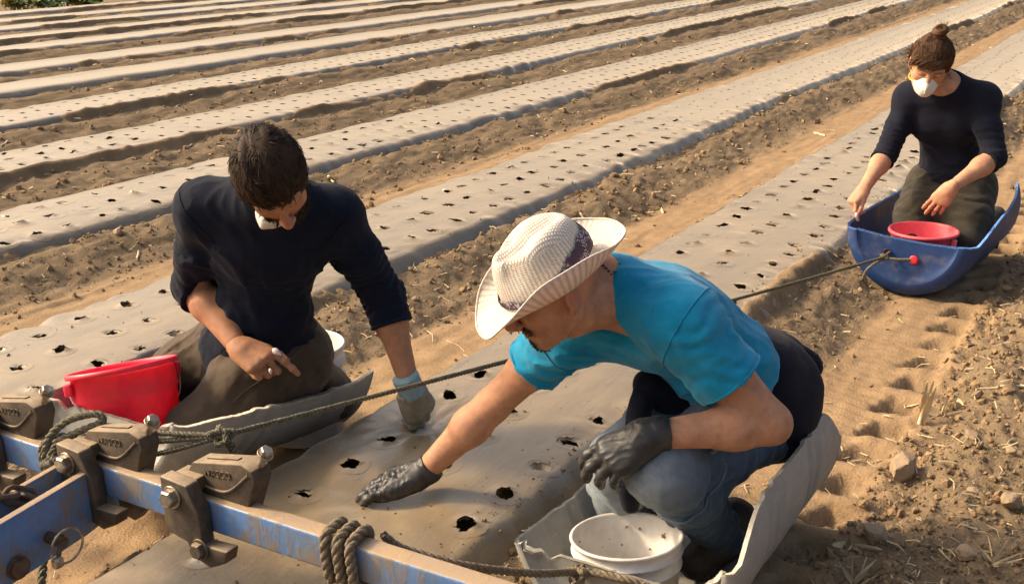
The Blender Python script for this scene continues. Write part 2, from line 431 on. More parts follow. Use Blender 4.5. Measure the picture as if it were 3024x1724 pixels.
ORD = ['first', 'second', 'third', 'fourth', 'fifth', 'sixth', 'seventh', 'eighth', 'ninth', 'tenth', 'eleventh', 'twelfth']
def build_bed(k):
    has = k <= 4
    dmin = abs(bed_c[k]); fac = 0.0036 if k <= 1 else (0.0036 if has else 0.012)
    ys = [-2.0 if k < 2 else 0.5]
    while ys[-1] < 30:
        d = math.hypot(dmin, ys[-1]) if ys[-1] > 0.8 else max(dmin*1.5, 3.0) ; ys.append(ys[-1]+max(0.0115, fac*d))
    ys = np.array(ys); nx = 60 if k <= 1 else (38 if has else 22)
    vs = np.linspace(-0.43, 0.43, nx)
    Y, Vv = np.meshgrid(ys, vs, indexing='ij')
    w = 0.03*np.sin(Y*0.35+k*1.7)+0.015*np.sin(Y*1.1+k*0.9)
    if k == 0: w = w*0.3
    X = bed_c[k]+w+Vv
    # uneven buried edge
    z = film_surface(X, Y, k)
    F = grid_faces(len(ys), nx)
    keep = np.ones(len(F), bool); flaps = []
    if has:
        H = holes_for(k); r = np.random.default_rng(5+k)
        dx = vs[1]-vs[0]
        fc_y = (ys[:-1]+ys[1:])/2; fc_v = (vs[:-1]+vs[1:])/2; K2 = keep.reshape(len(ys)-1, nx-1)
        for hx, hy in H:
            i0 = int(np.searchsorted(ys, hy))
            if i0 < 6 or i0 > len(ys)-7: continue
            dy = ys[i0]-ys[i0-1]; hv = hx-bed_c[k]-w[i0, 0]; R1 = r.uniform(0.016, 0.024)
            if abs(hv) > 0.33: continue
            if max(dx, dy) < 0.030:
                # round ragged hole: open the grid and lay a torn rim over the opening
                dg = math.hypot(dx, dy); n = int((R1+2*dg)/dy)+2; a0, a1 = max(0, i0-n), min(len(ys)-1, i0+n)
                K2[a0:a1] &= ~(((fc_y[a0:a1, None]-hy)**2+(fc_v[None]-hv)**2) < (R1+0.45*dg)**2)
                m_ = 20 if dg < 0.03 else 14; th = np.linspace(0, 2*math.pi, m_, endpoint=False); el = 1+0.35*r.uniform(-0.3, 1)*np.cos(th-r.uniform(-0.5, 0.5))**2
                rag = 1+0.12*np.sin(th*2+r.uniform(0, 6))+0.07*np.sin(th*5+r.uniform(0, 6))+r.normal(0, 0.06, m_)
                for q in range(r.integers(0, 3)): rag[r.integers(0, m_)] *= r.uniform(1.3, 1.7)
                rin = R1*0.92*el*rag; ro_ = np.maximum(rin*1.15, R1+1.75*dg); rings = []
                tilt = r.uniform(-0.010, 0.008)+r.uniform(0, 0.010)*np.cos(th-r.uniform(0, 6.28))+r.normal(0, 0.0015, m_)
                for q, (fr_, li) in enumerate(((1.0, 0.0006), (0.66, 0.0014), (0.33, 0.35), (0.0, 1.0))):
                    rr = rin+(ro_-rin)*fr_; px = hx+rr*np.cos(th); py = hy+rr*np.sin(th); pz = film_surface(px, py, k)+(li if li < 0.1 else 0.0014+tilt*li); rings.append(np.stack([px, py, pz], -1))
                flaps.append((np.concatenate(rings), [grid_faces(4, m_, False, True)[:, ::-1]]))
                if math.hypot(hx, hy) < 7 and r.random() < 0.28:
                    a_ = r.integers(0, m_); ix_ = np.arange(a_-2, a_+3) % m_; base = rings[3][ix_]; cc = np.array([hx, hy, base[:, 2].mean()]); tip = base+(cc-base)*r.uniform(0.3, 0.75)+np.array([0, 0, r.uniform(-0.008, 0.010)]); flaps.append((np.concatenate([base, (base+tip)/2+np.array([0, 0, 0.002]), tip]), [grid_faces(3, 5)]))
            else:
                jc = int((hv-vs[0])/dx); K2[i0-1, jc] = False
                if dx > 0.018 and r.random() < 0.6: K2[i0-1, min(nx-2, jc+1)] = False
        keep = K2.ravel()
    V = np.stack([X, Y, z], -1).reshape(-1, 3)
    parts_ = [(V, [F[keep]])]+flaps
    V, F = merge(parts_)
    me = mesh_np('film_bed', V, F)
    vv = V[:, 0]-bed_c[k]-(0.03*np.sin(V[:, 1]*0.35+k*1.7)+0.015*np.sin(V[:, 1]*1.1+k*0.9))*(0.3 if k == 0 else 1.0); du = 0.80-0.55*sstep(0.31, 0.40, vv)-0.30*sstep(0.32, 0.40, -vv); set_attr(me, 'dust', du)
    me.transform(Matrix.Translation((-bed_c[k], -3, 0)))
    lab = ['dusty black plastic mulch strip with rows of planting holes that two workers reach onto',
           'plastic mulch strip with three rows of holes running just behind the kneeling dark-haired man'][k] if k < 2 else \
          ('dusty plastic mulch strip with small planting holes, %s bed from the front' % ORD[k] if has else
           'smooth unpunched plastic mulch strip, %s bed from the front' % ORD[k])
    if k == 11: lab = 'farthest plastic mulch strip beside the green plants at upper left'
    o = put('plastic_mulch_bed', me, M_FILM, label=lab, cat='mulch bed', group='plastic covered beds in parallel rows')
    o.location = (bed_c[k], 3, 0)
    return o
for k in range(12): build_bed(k)
# ------------------------------------------------------------------ materials for made things
DUST = (0.40, 0.29, 0.17)
def plastic_mat(name, col, rough=0.45, dirt=DUST, amt=0.35, dscale=5, streak=False, sss=0.0):
    m, nt, b = newmat(name); t = NT(nt); v = t.coord()
    n = t.noise(v, 40, 5); big = t.noise(v, dscale, 7, 0.68)
    c = t.ramp(n, [(0.3, tuple(x*0.88 for x in col)), (0.7, tuple(min(1, x*1.08) for x in col))])
    g = t.ramp(big, [(0.62-0.3*amt, 0.0), (0.80-0.15*amt, 1.0)])
    c = t.mix(t.math('MULTIPLY', g, min(1, 0.35+amt*0.7)), c, dirt)
    if streak:
        sc = t.ramp(t.noise(t.coord('Object', (50, 6, 50)), 1.0, 4, 0.6), [(0.62, 0.0), (0.70, 0.5)])
        c = t.mix(sc, c, tuple(min(1, x*1.5+0.03) for x in col))
    t.l(c, b.inputs['Base Color'])
    t.l(t.ramp(big, [(0.3, rough), (0.8, min(1, rough+0.3))]), b.inputs['Roughness'])
    if sss: b.inputs['Subsurface Weight'].default_value = sss; b.inputs['Subsurface Radius'].default_value = (0.02, 0.01, 0.01); b.inputs['Subsurface Scale'].default_value = 0.3
    t.l(t.bump(t.math('ADD', n, big), 0.12, 0.003), b.inputs['Normal'])
    return m
M_GREY = plastic_mat('grey_barrel_plastic', (0.335, 0.325, 0.295), 0.5, amt=0.25, streak=True)
M_BLUE = plastic_mat('blue_barrel_plastic', (0.010, 0.041, 0.150), 0.45, dirt=(0.20, 0.165, 0.13), amt=0.42, dscale=7, streak=True)
M_CUT = simple_mat('cut_plastic_edge', (0.46, 0.43, 0.36), 0.7, scale=60)
M_CUTB = simple_mat('cut_blue_edge', (0.10, 0.25, 0.60), 0.7, scale=90, var=0.5)
M_RED = plastic_mat('red_bucket_plastic', (0.95, 0.032, 0.070), 0.40, amt=0.04, sss=0.35)
M_PINK = plastic_mat('faded_pink_bucket_plastic', (0.80, 0.10, 0.12), 0.45, dirt=(0.85, 0.30, 0.28), amt=0.35, sss=0.10)
M_WHITE = plastic_mat('white_bucket_plastic', (0.66, 0.62, 0.56), 0.45, dirt=(0.26, 0.16, 0.09), amt=0.20, dscale=9, sss=0.08)
M_WIRE = simple_mat('zinc_wire', (0.62, 0.60, 0.56), 0.35, metal=0.9, var=0.1)
M_BOLT = simple_mat('zinc_bolt', (0.50, 0.46, 0.38), 0.40, metal=0.8, var=0.25, scale=60, dirt=(0.22, 0.15, 0.09), dirt_scale=40, dirt_amt=0.7)
M_IRON = simple_mat('dusty_cast_iron', (0.050, 0.038, 0.027), 0.75, metal=0.1, var=0.35, scale=90, bump=0.5, bdist=0.002, dirt=(0.16, 0.112, 0.068), dirt_scale=14, dirt_amt=0.5)
def dust_top(m, col=(0.36, 0.265, 0.165), lo=0.5, hi=0.95):
    """field dust settled on the upper faces"""
    nt = m.node_tree; t = NT(nt); b = nt.nodes['Principled BSDF']; src = b.inputs['Base Color'].links[0].from_socket
    geo = t.n('NewGeometry'); sep = t.n('SeparateXYZ'); t.l(geo.outputs['Normal'], sep.inputs[0])
    k = t.math('MULTIPLY', t.ramp(sep.outputs['Z'], [(lo, 0.0), (hi, 1.0)]), t.ramp(t.noise(t.coord(), 30, 6, 0.7), [(0.25, 0.35), (0.65, 1.0)]))
    t.l(t.mix(k, src, col), b.inputs['Base Color'])
dust_top(M_IRON)
M_IRON2 = simple_mat('dark_jaw_iron', (0.045, 0.034, 0.026), 0.6, metal=0.2, var=0.4, scale=60, bump=0.4, dirt=(0.20, 0.14, 0.085), dirt_scale=12, dirt_amt=0.4)
dust_top(M_IRON2)
M_RUST = simple_mat('rusty_chain', (0.090, 0.050, 0.032), 0.75, metal=0.3, var=0.5, scale=70, bump=0.4, dirt=(0.2, 0.15, 0.1), dirt_scale=20, dirt_amt=0.4)

def m_bluepaint():
    m, nt, b = newmat('chipped_blue_paint'); t = NT(nt); v = t.coord()
    n = t.noise(v, 9, 7, 0.68); f = t.noise(v, 60, 5, 0.6); s = t.noise(t.coord('Object', (34, 34, 9)), 1.0, 6, 0.7, 0.6)
    geo = t.n('NewGeometry'); sep = t.n('SeparateXYZ'); t.l(geo.outputs['Normal'], sep.inputs[0])
    up = t.ramp(sep.outputs['Z'], [(0.45, 0.0), (0.95, 1.0)])
    c = t.ramp(f, [(0.3, (0.036, 0.150, 0.400)), (0.7, (0.060, 0.215, 0.52))])
    teal = t.ramp(n, [(0.45, 0.0), (0.65, 0.6)]); c = t.mix(teal, c, (0.060, 0.135, 0.185))
    mud = t.ramp(t.math('ADD', t.math('MULTIPLY', s, 0.65), t.math('MULTIPLY', n, 0.45)), [(0.54, 0.0), (0.64, 1.0)])
    c = t.mix(t.math('MULTIPLY', mud, 0.85), c, (0.175, 0.122, 0.075)); c = t.mix(t.ramp(t.noise(v, 5, 5, 0.6), [(0.35, 0.10), (0.7, 0.38)]), c, (0.30, 0.27, 0.23))
    dustt = t.ramp(t.math('ADD', t.math('MULTIPLY', up, 0.55), t.math('MULTIPLY', t.noise(v, 22, 6, 0.7), 0.6)), [(0.56, 0.0), (0.80, 0.92)])
    c = t.mix(dustt, c, (0.40, 0.275, 0.150))
    t.l(c, b.inputs['Base Color']); t.l(t.math('ADD', t.math('MULTIPLY', mud, 0.4), 0.38), b.inputs['Roughness'])
    t.l(t.bump(t.math('ADD', mud, t.math('MULTIPLY', f, 0.3)), 0.3, 0.002), b.inputs['Normal'])
    return m
M_PAINT = m_bluepaint()

def rope_mat(name, a, b_, scale=260):
    m, nt, b = newmat(name); t = NT(nt); v = t.coord()
    w = t.noise(v, scale, 2, 0.5); n = t.noise(v, 30, 4)
    c = t.ramp(w, [(0.44, a), (0.60, b_)]); c = t.mix(t.math('MULTIPLY', n, 0.35), c, DUST)
    t.l(c, b.inputs['Base Color']); b.inputs['Roughness'].default_value = 0.9; b.inputs['Specular IOR Level'].default_value = 0.2
    t.l(t.bump(w, 0.7, 0.003), b.inputs['Normal']); return m
M_ROPE = rope_mat('green_braided_rope', (0.030, 0.036, 0.026), (0.165, 0.172, 0.125))
M_ROPE2 = rope_mat('grey_twisted_rope', (0.095, 0.078, 0.056), (0.19, 0.155, 0.108), 140)

# ------------------------------------------------------------------ half-barrel sleds
def make_sled(loc, yaw, r, L, hl, hr, front, mat, cutmat, label, ribs=(), inset=0.03, th=0.0085, rnd=0.03, back_dip=0.0):
    """loc = bottom of the front end; hl/hr = [(s, height)] of the left/right cut edge; front = [(u 0..1, height)] of the front edge"""
    t = thing('barrel_sled', loc, label, 'sled', 'half barrel sleds'); t.rotation_euler[2] = -yaw
    nphi = 56; rows = []
    def interp(tab, s):
        a = np.array(tab, float)
        if tab is front: return np.interp(s, a[:, 0], a[:, 1])
        return np.mean([np.interp(np.clip(s+o, 0, L), a[:, 0], a[:, 1]) for o in np.linspace(-0.035, 0.035, 9)], 0)
    def philim(h): return np.arccos(np.clip(1-h/r, -0.98, 1))
    ss = np.concatenate([[0.0, rnd*0.3, rnd], np.linspace(rnd*1.6, L, 70)])
    dr = np.concatenate([[-rnd, -rnd*0.3, 0], np.zeros(70)])
    jr = np.random.default_rng(int(abs(loc[1])*1000))
    cyl = []
    for s, q in zip(ss, dr):
        wob = 0.0008*math.sin(s*37)
        pl, pr = philim(interp(hl, s)+wob), philim(interp(hr, s)-wob)
        ph = np.linspace(-pl, pr, nphi)
        rib = sum(0.009*np.exp(-((s-c)/0.016)**2) for c in ribs)
        rr = r+q-rib+back_dip*0
        cyl.append(np.stack([rr*np.sin(ph), np.full(nphi, s), r-rr*np.cos(ph)], -1))
    cyl = np.array(cyl)
    # front wall between the first arc and the front cut edge
    A = cyl[0]; u = (A[:, 0]-A[0, 0])/(A[-1, 0]-A[0, 0]+1e-9); u = np.linspace(0, 1, nphi)
    Q = np.stack([A[0, 0]+(A[-1, 0]-A[0, 0])*u, np.full(nphi, 0.0)+0.0, interp(front, u)], -1)
    Q[0] = A[0]; Q[-1] = A[-1]
    cap = []
    for k, tt in enumerate((1.0, 0.985, 0.8, 0.55, 0.3, 0.12, 0.04)):
        P = A*(1-tt)+Q*tt; P = P.copy(); P[:, 1] = inset*sstep(0.0, 0.25, np.array([tt]))[0]*np.sin(np.clip(u, 0.02, 0.98)*math.pi)**0.35
        if len(front) > 4: P[:, 1] -= 0.022*tt*np.where((u > 0.09) & (u < 0.86), 0, 1)*np.sin(np.clip(u, 0, 1)*math.pi)**0.2
        cap.append(P)
    G = np.concatenate([np.array(cap), cyl]); nr = len(G)
    # wall thickness
    flat = G.reshape(-1, 3); Fo = grid_faces(nr, nphi)
    me = mesh_np('t', flat, Fo); nrm = np.zeros(len(flat)*3, np.float32); me.vertices.foreach_get('normal', nrm); nrm = nrm.reshape(-1, 3); bpy.data.meshes.remove(me)
    cen = np.array([0, L/2, r*1.2]); sgn = np.sign(((cen-flat)*nrm).sum(1).mean())
    inn = flat+nrm*sgn*th
    V = np.concatenate([flat, inn]); n = len(flat)
    idx = np.arange(n).reshape(nr, nphi); rim = np.concatenate([idx[:, 0], idx[-1, 1:], idx[::-1, -1][1:], idx[0, ::-1][1:-1]])
    r2 = np.roll(rim, -1)
    Fr = np.stack([rim, r2, r2+n, rim+n], -1)
    body = mesh_np('shell', V, [Fo, Fo[:, ::-1]+n]); body.materials.append(mat); flip_keep = body
    sh = put('shell', body, mat, t)
    # pale sawn edge, a hair proud of the shell
    Ve = np.concatenate([flat[rim]-nrm[rim]*sgn*0.0006, inn[rim]+nrm[rim]*sgn*0.0006]); m_ = len(rim); i = np.arange(m_); j = (i+1) % m_
    up = np.zeros_like(Ve); up[:, 2] = 0.0012
    jag = np.repeat(jr.normal(0, 0.0005, m_)[None], 2, 0).ravel()
    Ve[:, 2] += 0.001+jag
    Vb = np.concatenate([flat[rim]-nrm[rim]*sgn*0.0006, inn[rim]+nrm[rim]*sgn*0.0006]); Vb[:, 2] -= 0.004
    edge = mesh_np('edge', np.concatenate([Ve, Vb]), [np.stack([i, j, j+m_, i+m_], -1), np.stack([i, j, j+2*m_, i+2*m_], -1), np.stack([i+m_, j+m_, j+3*m_, i+3*m_], -1)])
    put('sawn_edge', edge, cutmat, t)
    return t

SLED_L = make_sled((-2.265, 1.70, 0.115), 0.0, 0.275, 0.77, [(0, 0.205), (0.4, 0.265), (0.77, 0.29)], [(0, 0.235), (0.16, 0.225), (0.4, 0.21), (0.62, 0.205), (0.74, 0.215), (0.77, 0.24)],
    [(0, 0.205), (0.08, 0.215), (0.14, 0.19), (0.2, 0.205), (0.74, 0.205), (0.80, 0.215), (0.85, 0.19), (0.92, 0.225), (1, 0.235)], M_GREY, M_CUT,
    'grey half-barrel sled carrying the kneeling man and the red bucket', ribs=(0.28, 0.34, 0.60))
SLED_L.rotation_euler[0] = -math.asin(0.115/0.77)
SLED_R = make_sled((-0.900, 1.885, 0.0), 0.0, 0.265, 0.75, [(0, 0.195), (0.3, 0.18), (0.75, 0.18)], [(0, 0.255), (0.05, 0.300), (0.15, 0.345), (0.35, 0.355), (0.55, 0.350), (0.60, 0.352), (0.61, 0.375), (0.66, 0.36), (0.75, 0.25)],
    [(0, 0.195), (0.08, 0.190), (0.13, 0.168), (0.18, 0.184), (0.5, 0.178), (0.74, 0.180), (0.80, 0.155), (0.86, 0.190), (0.94, 0.232), (1, 0.255)], M_GREY, M_CUT,
    'grey half-barrel sled in the foreground carrying the man in the straw hat', ribs=(0.22, 0.275, 0.50, 0.555))
SLED_W = make_sled((-0.915, 4.62, 0.0), math.radians(4), 0.265, 0.80, [(0, 0.27), (0.25, 0.285), (0.8, 0.27)], [(0, 0.245), (0.12, 0.24), (0.4, 0.275), (0.62, 0.29), (0.74, 0.32), (0.8, 0.37)],
    [(0, 0.27), (0.3, 0.252), (0.7, 0.243), (1, 0.245)], M_BLUE, M_CUTB, 'blue half-barrel sled carrying the woman in the white mask', inset=0.012, rnd=0.06)
# fittings of the blue sled
me = mesh_np('bung', *lathe([(0.018, 0), (0.018, 0.004), (0.013, 0.006), (0.001, 0.006)], 20)); me.transform(Matrix.Rotation(math.radians(90), 4, 'X'))
o = put('bung_plug', me, simple_mat('red_bung', (0.75, 0.03, 0.05), 0.4), SLED_W); o.location = (0.035, 0.004, 0.172)
me = mesh_np('port', *lathe([(0.014, 0), (0.014, 0.003), (0.010, 0.003), (0.009, 0.0005), (0.001, 0.0005)], 20)); me.transform(Matrix.Rotation(math.radians(90), 4, 'X'))
o = put('drain_port', me, simple_mat('dark_port', (0.05, 0.008, 0.010), 0.6), SLED_W); o.location = (-0.075, 0.004, 0.19)
# opening and paper label on the front wall of the foreground sled
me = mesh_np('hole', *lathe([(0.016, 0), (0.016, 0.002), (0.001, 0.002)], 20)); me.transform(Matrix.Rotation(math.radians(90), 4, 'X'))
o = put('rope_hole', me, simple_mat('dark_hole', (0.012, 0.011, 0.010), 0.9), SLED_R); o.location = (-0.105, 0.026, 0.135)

def text_mesh(s, size, ext):
    cu = bpy.data.curves.new('lettering', 'FONT'); cu.body = s; cu.size = size; cu.extrude = ext; cu.align_x = 'CENTER'; cu.resolution_u = 3
    o = bpy.data.objects.new('tmp', cu); C.objects.link(o); dg = bpy.context.evaluated_depsgraph_get()
    me = bpy.data.meshes.new_from_object(o.evaluated_get(dg)); bpy.data.objects.remove(o); return me

V, F = boxm((0, 0, 0), (0.075, 0.002, 0.05)); me = mesh_np('label', V, F, False)
lab = put('paper_label', me, simple_mat('worn_label', (0.55, 0.47, 0.38), 0.8, dirt=(0.3, 0.2, 0.12), dirt_amt=0.4), SLED_R); lab.location = (0.115, 0.026, 0.062)
me = text_mesh('LONG', 0.022, 0.0004); me.transform(Matrix.Rotation(math.radians(90), 4, 'X')); lt = put('lettering', me, simple_mat('label_ink', (0.12, 0.10, 0.09), 0.8), lab); lt.location = (0, -0.0018, 0.008)

# ------------------------------------------------------------------ buckets
def make_bucket(loc, rt, h, mat, label, tilt=(0, 0, 0), taper=0.86, style='pail', handle=None, soil=False):
    t = thing('bucket', loc, label, 'bucket', 'buckets in the sleds'); t.rotation_euler = tilt
    rb = rt*taper; R = lambda z: rb+(rt-rb)*z/h
    if style == 'pail':      # two collars under the rim
        pr = [(rb*0.96, 0), (rb, 0.006), (R(h*0.62), h*0.62), (R(h*0.62)+0.006, h*0.625), (R(h*0.645)+0.006, h*0.645), (R(h*0.65)+0.001, h*0.655),
              (R(h*0.8)+0.001, h*0.80), (R(h*0.8)+0.007, h*0.807), (R(h*0.83)+0.007, h*0.83), (R(h*0.84)+0.001, h*0.84), (rt-0.001, h*0.955), (rt+0.005, h*0.965), (rt+0.006, h*0.99), (rt+0.003, h)]
    else:                    # stepped band below the rim, rolled lip
        pr = [(rb*0.96, 0), (rb, 0.006), (R(h*0.70), h*0.70), (R(h*0.72)+0.007, h*0.725), (rt-0.004, h*0.945), (rt+0.008, h*0.95), (rt+0.010, h*0.97), (rt+0.008, h)]
    pr += [(rt-0.001, h), (rt-0.004, h*0.97), (rb-0.004, 0.008), (0.001, 0.008)]
    put('body', mesh_np('bucket', *lathe(pr, 64)), mat, t)
    if handle is not None:
        side, ang, drop = handle
        a = np.linspace(-math.pi/2, math.pi/2, 30); rr = rt+0.012
        P = np.stack([rr*np.sin(a), -rr*np.cos(a)*math.cos(drop), -rr*np.cos(a)*math.sin(drop)], -1)
        ca, sa = math.cos(ang), math.sin(ang); P = P@np.array([[ca, sa, 0], [-sa, ca, 0], [0, 0, 1]])
        P[:, 2] += h*0.86
        put('wire_handle', mesh_np('handle', *tube(P, 0.0022, 8)), M_WIRE, t)
        for s_ in (-1, 1):
            e = np.array([s_*(rr-0.004)*ca, s_*(rr-0.004)*sa, h*0.86]); V, F = boxm(e, (0.022, 0.022, 0.034)); put('handle_lug', bevel_mesh(mesh_np('lug', V, F), 0.004), mat, t)
    if soil:
        r = np.random.default_rng(3); ps = []
        for q in range(46):
            a = r.uniform(0, 6.28); zz = r.uniform(0.2, 0.85)*h; rr = R(zz)-0.006
            p = np.array([rr*math.cos(a), rr*math.sin(a), zz]); s_ = r.uniform(0.0012, 0.0042)
            V = r.normal(0, s_, (8, 3))+p; hull = boxm(p, (s_*1.5, s_*1.5, s_*1.5)); ps.append((hull[0]+r.normal(0, s_*0.3, (8, 3)), hull[1]))
        V, F = merge(ps); tag(put('soil_specks', mesh_np('specks', V, F), M_SOIL, t), kind='stuff')
    return t
BUCKET_W = make_bucket((-0.930, 2.030, 0.022), 0.121, 0.178, M_WHITE, 'dirty white bucket in the foreground sled in front of the jeans', tilt=(math.radians(-5), math.radians(-3), 0.4), taper=0.88, soil=True)
BUCKET_R = make_bucket((-2.31, 1.865, 0.120), 0.138, 0.275, M_RED, 'bright red bucket tipped against the kneeling man\'s legs', tilt=(math.radians(-15), math.radians(-9), math.radians(31)), taper=0.88, style='band', handle=(0, math.radians(40), math.radians(62)))
BUCKET_P = make_bucket((-0.885, 4.80, 0.012), 0.132, 0.245, M_PINK, 'faded pink bucket in front of the kneeling woman', taper=0.82, style='band', handle=(0, math.radians(-20), math.radians(55)))
BUCKET_S = make_bucket((-2.215, 2.42, 0.012), 0.135, 0.29, M_WHITE, 'white bucket the dark-haired man sits on', taper=0.9)

# ------------------------------------------------------------------ toolbar of the implement
BAR = thing('toolbar', (-1.5, 1.45, 0.335), 'chipped blue steel toolbar with cast clamps in the foreground', 'toolbar')
V, F = boxm((-1.50, 1.4525, 0.370), (2.6, 0.045, 0.070)); part('square_tube', bevel_mesh(mesh_np('tube', V, F, True), 0.006, 3), M_PAINT, BAR)
def arm(x0, x1, y1, zt, zb, th):
    n = np.array([x1-x0, y1-1.428, 0]); n /= np.linalg.norm(n); ex = n; ez = np.array([0, 0, 1.0])
    Ln = math.hypot(x1-x0, y1-1.428)
    poly = [(-0.02, zt), (Ln, zt), (Ln, zb), (0.05, zb), (-0.07, zb+0.012), (-0.07, zt-0.076), (-0.02, zt-0.076)] if th > 0.015 else [(0.0, zt), (Ln, zt), (Ln, zb), (0.0, zb)]
    V, F = prism(poly, th, (x0, 1.428, 0), ex, ez); return part('hitch_arm', bevel_mesh(mesh_np('arm', V, F, True), 0.0015, 2), M_PAINT, BAR)
A1 = arm(-1.915, -1.80, 0.55, 0.4035, 0.268, 0.018)
A2 = arm(-1.995, -1.87, 0.55, 0.4035, 0.300, 0.014)
def hexbolt(c, axis, r=0.016, h=0.014, stem=0.02, mat=None, parent=None, washer=True):
    prof = [(0.001, h), (r*0.75, h), (r, h*0.8), (r, 0)]
    V, F = lathe([(r, 0), (r, h*0.82), (r*0.82, h)], 6, True, True); ps = [(V, F)]
    if washer: ps.append(lathe([(r*1.25, -0.004), (r*1.25, 0), (r*0.5, 0.0005)], 24, True, False))
    if stem: ps.append(lathe([(r*0.55, -stem), (r*0.55, 0.0)], 16, True, False))
    V, F = merge(ps); q = Vector(axis).to_track_quat('Z', 'Y').to_matrix()
    V = V@np.array(q).T+np.asarray(c); return part('bolt', bevel_mesh(mesh_np('bolt', V, F, False), 0.0008, 1, 50), mat or M_BOLT, parent)

def clamp(cx, word, full=True):
    """cx = x of the clamp's jaw; cast body above and behind the bar, jaw plate in front"""
    z0 = 0.409; y = 1.474
    body = [(-0.050, z0-0.012), (-0.060, z0+0.018), (-0.034, z0+0.036), (-0.016, z0+0.060), (0.118, z0+0.086), (0.146, z0+0.076), (0.152, z0+0.055), (0.118, z0-0.030), (0.060, z0-0.030)]
    V, F = prism(body, 0.050, (cx, y, 0), (1, 0, 0), (0, 0, 1)); b = part('clamp_casting', bevel_mesh(mesh_np('casting', V, F, True), 0.003, 2), M_IRON, BAR)
    Rs = np.array(Matrix.Rotation(-math.atan2(0.026, 0.134), 3, 'Y')); V, F = boxm((cx+0.050, y, z0+0.0735), (0.088, 0.012, 0.004), Rs); part('slot', mesh_np('slot', V, F, False), M_IRON2, b)
    # raised web and lettering on the face
    yf = y-0.0255
    rib = smooth_path([(cx-0.012, yf, z0+0.034), (cx+0.008, yf, z0+0.016), (cx+0.055, yf, z0+0.012), (cx+0.088, yf, z0+0.024), (cx+0.138, yf, z0+0.068)], 30)
    part('raised_web', mesh_np('web', *tube(rib, 0.0034, 8)), M_IRON, b)
    if word:
        me = text_mesh(word, 0.021, 0.0008); me.transform(Matrix.Rotation(math.radians(90), 4, 'X'))
        me.transform(Matrix.Rotation(math.radians(-7), 4, 'Y')); me.transform(Matrix.Translation((cx+0.052, yf-0.0008, z0+0.043))); part('cast_lettering', me, M_IRON, b)
    # set bolt at the top corner
    hexbolt((cx+0.160, y+0.004, z0+0.108), (0.50, 0.0, 0.86), 0.0135, 0.012, 0.034, M_BOLT, b, True)
    # jaw plate in front of the bar
    jw = [(-0.052, z0+0.046), (0.020, z0+0.040), (0.046, z0-0.012), (0.050, z0-0.085), (0.116, z0-0.080), (0.108, z0-0.108), (0.066, z0-0.130), (0.018, z0-0.118), (0.006, z0-0.088), (-0.040, z0-0.078), (-0.052, z0-0.062)]
    V, F = prism(jw, 0.034, (cx, 1.4095, 0), (1, 0, 0), (0, 0, 1)); j = part('clamp_jaw', bevel_mesh(mesh_np('jaw', V, F, True), 0.004, 2), M_IRON2, BAR)
    V, F = boxm((cx-0.018, 1.447, z0+0.024), (0.066, 0.046, 0.030)); part('bridge', bevel_mesh(mesh_np('bridge', V, F, True), 0.004, 2), M_IRON, j)
    hexbolt((cx-0.020, 1.388, z0+0.008), (0.0, -1.0, 0.05), 0.019, 0.017, 0.0, M_BOLT, j)
    if full: hexbolt((cx+0.044, 1.388, z0-0.092), (0.0, -1.0, 0.0), 0.018, 0.013, 0.0, M_IRON2, j)
clamp(-1.620, 'WASCO'); clamp(-1.935, 'WASCO', False); clamp(-2.270, 'WASCO')
# hitch pin with its ring and a bolt through the outer arm
yp, zp, xp = 1.272, 0.318, -1.893+0.02
part('hitch_pin', mesh_np('pin', *tube([(xp-0.12, yp, zp), (xp+0.036, yp, zp)], 0.012, 16)), M_RUST, BAR)
V, F = boxm((xp+0.050, yp-0.030, zp-0.025), (0.016, 0.020, 0.020)); part('pin_clip', bevel_mesh(mesh_np('clip', V, F), 0.003), M_BOLT, BAR)
part('clip_stem', mesh_np('clipstem', *tube([(xp+0.024, yp+0.006, zp+0.012), (xp+0.050, yp-0.030, zp-0.025)], 0.005, 10)), M_RUST, BAR)
a = np.linspace(0, 2*math.pi, 44, endpoint=False); ring = np.stack([xp+0.048+0*a, yp-0.002+0.038*np.cos(a), zp-0.002+0.036*np.sin(a)], -1); part('pin_ring', mesh_np('ring', *tube(ring, 0.0024, 8, True)), M_BOLT, BAR)
hexbolt((-1.865, 1.185, 0.298), (1, -0.1, 0), 0.020, 0.008, 0.0, M_RUST, BAR)
# lower bracket seen under the bar
V, F = prism([(-0.03, 0), (0.035, 0), (0.045, -0.035), (0.02, -0.062), (-0.02, -0.055)], 0.03, (-1.87, 1.475, 0.334), (1, 0, 0), (0, 0, 1)); part('bracket', bevel_mesh(mesh_np('bracket', V, F, True), 0.004), M_IRON2, BAR)

# chain between the hitch arms
def link_path(c, d, up, ln=0.030, w=0.017):
    d = np.asarray(d, float); d /= np.linalg.norm(d); up = np.asarray(up, float); up -= d*np.dot(up, d); up /= np.linalg.norm(up)
    a = np.linspace(0, 2*math.pi, 28, endpoint=False); x = np.cos(a)*w+np.sign(np.cos(a))*ln*0.55; y = np.sin(a)*w
    return np.asarray(c)+x[:, None]*d+y[:, None]*up
CH = thing('tow_chain', (-1.96, 1.2, 0.30), 'rusty steel chain lying between the blue hitch arms', 'chain')
cpts = smooth_path([(-1.975, 1.05, 0.43), (-1.965, 1.14, 0.425), (-1.955, 1.215, 0.418), (-1.945, 1.275, 0.392), (-1.94, 1.315, 0.345), (-1.95, 1.29, 0.30), (-1.955, 1.23, 0.285), (-1.95, 1.16, 0.30), (-1.945, 1.10, 0.30)], 200)
dl = np.concatenate([[0], np.cumsum(np.linalg.norm(np.diff(cpts, axis=0), axis=1))])
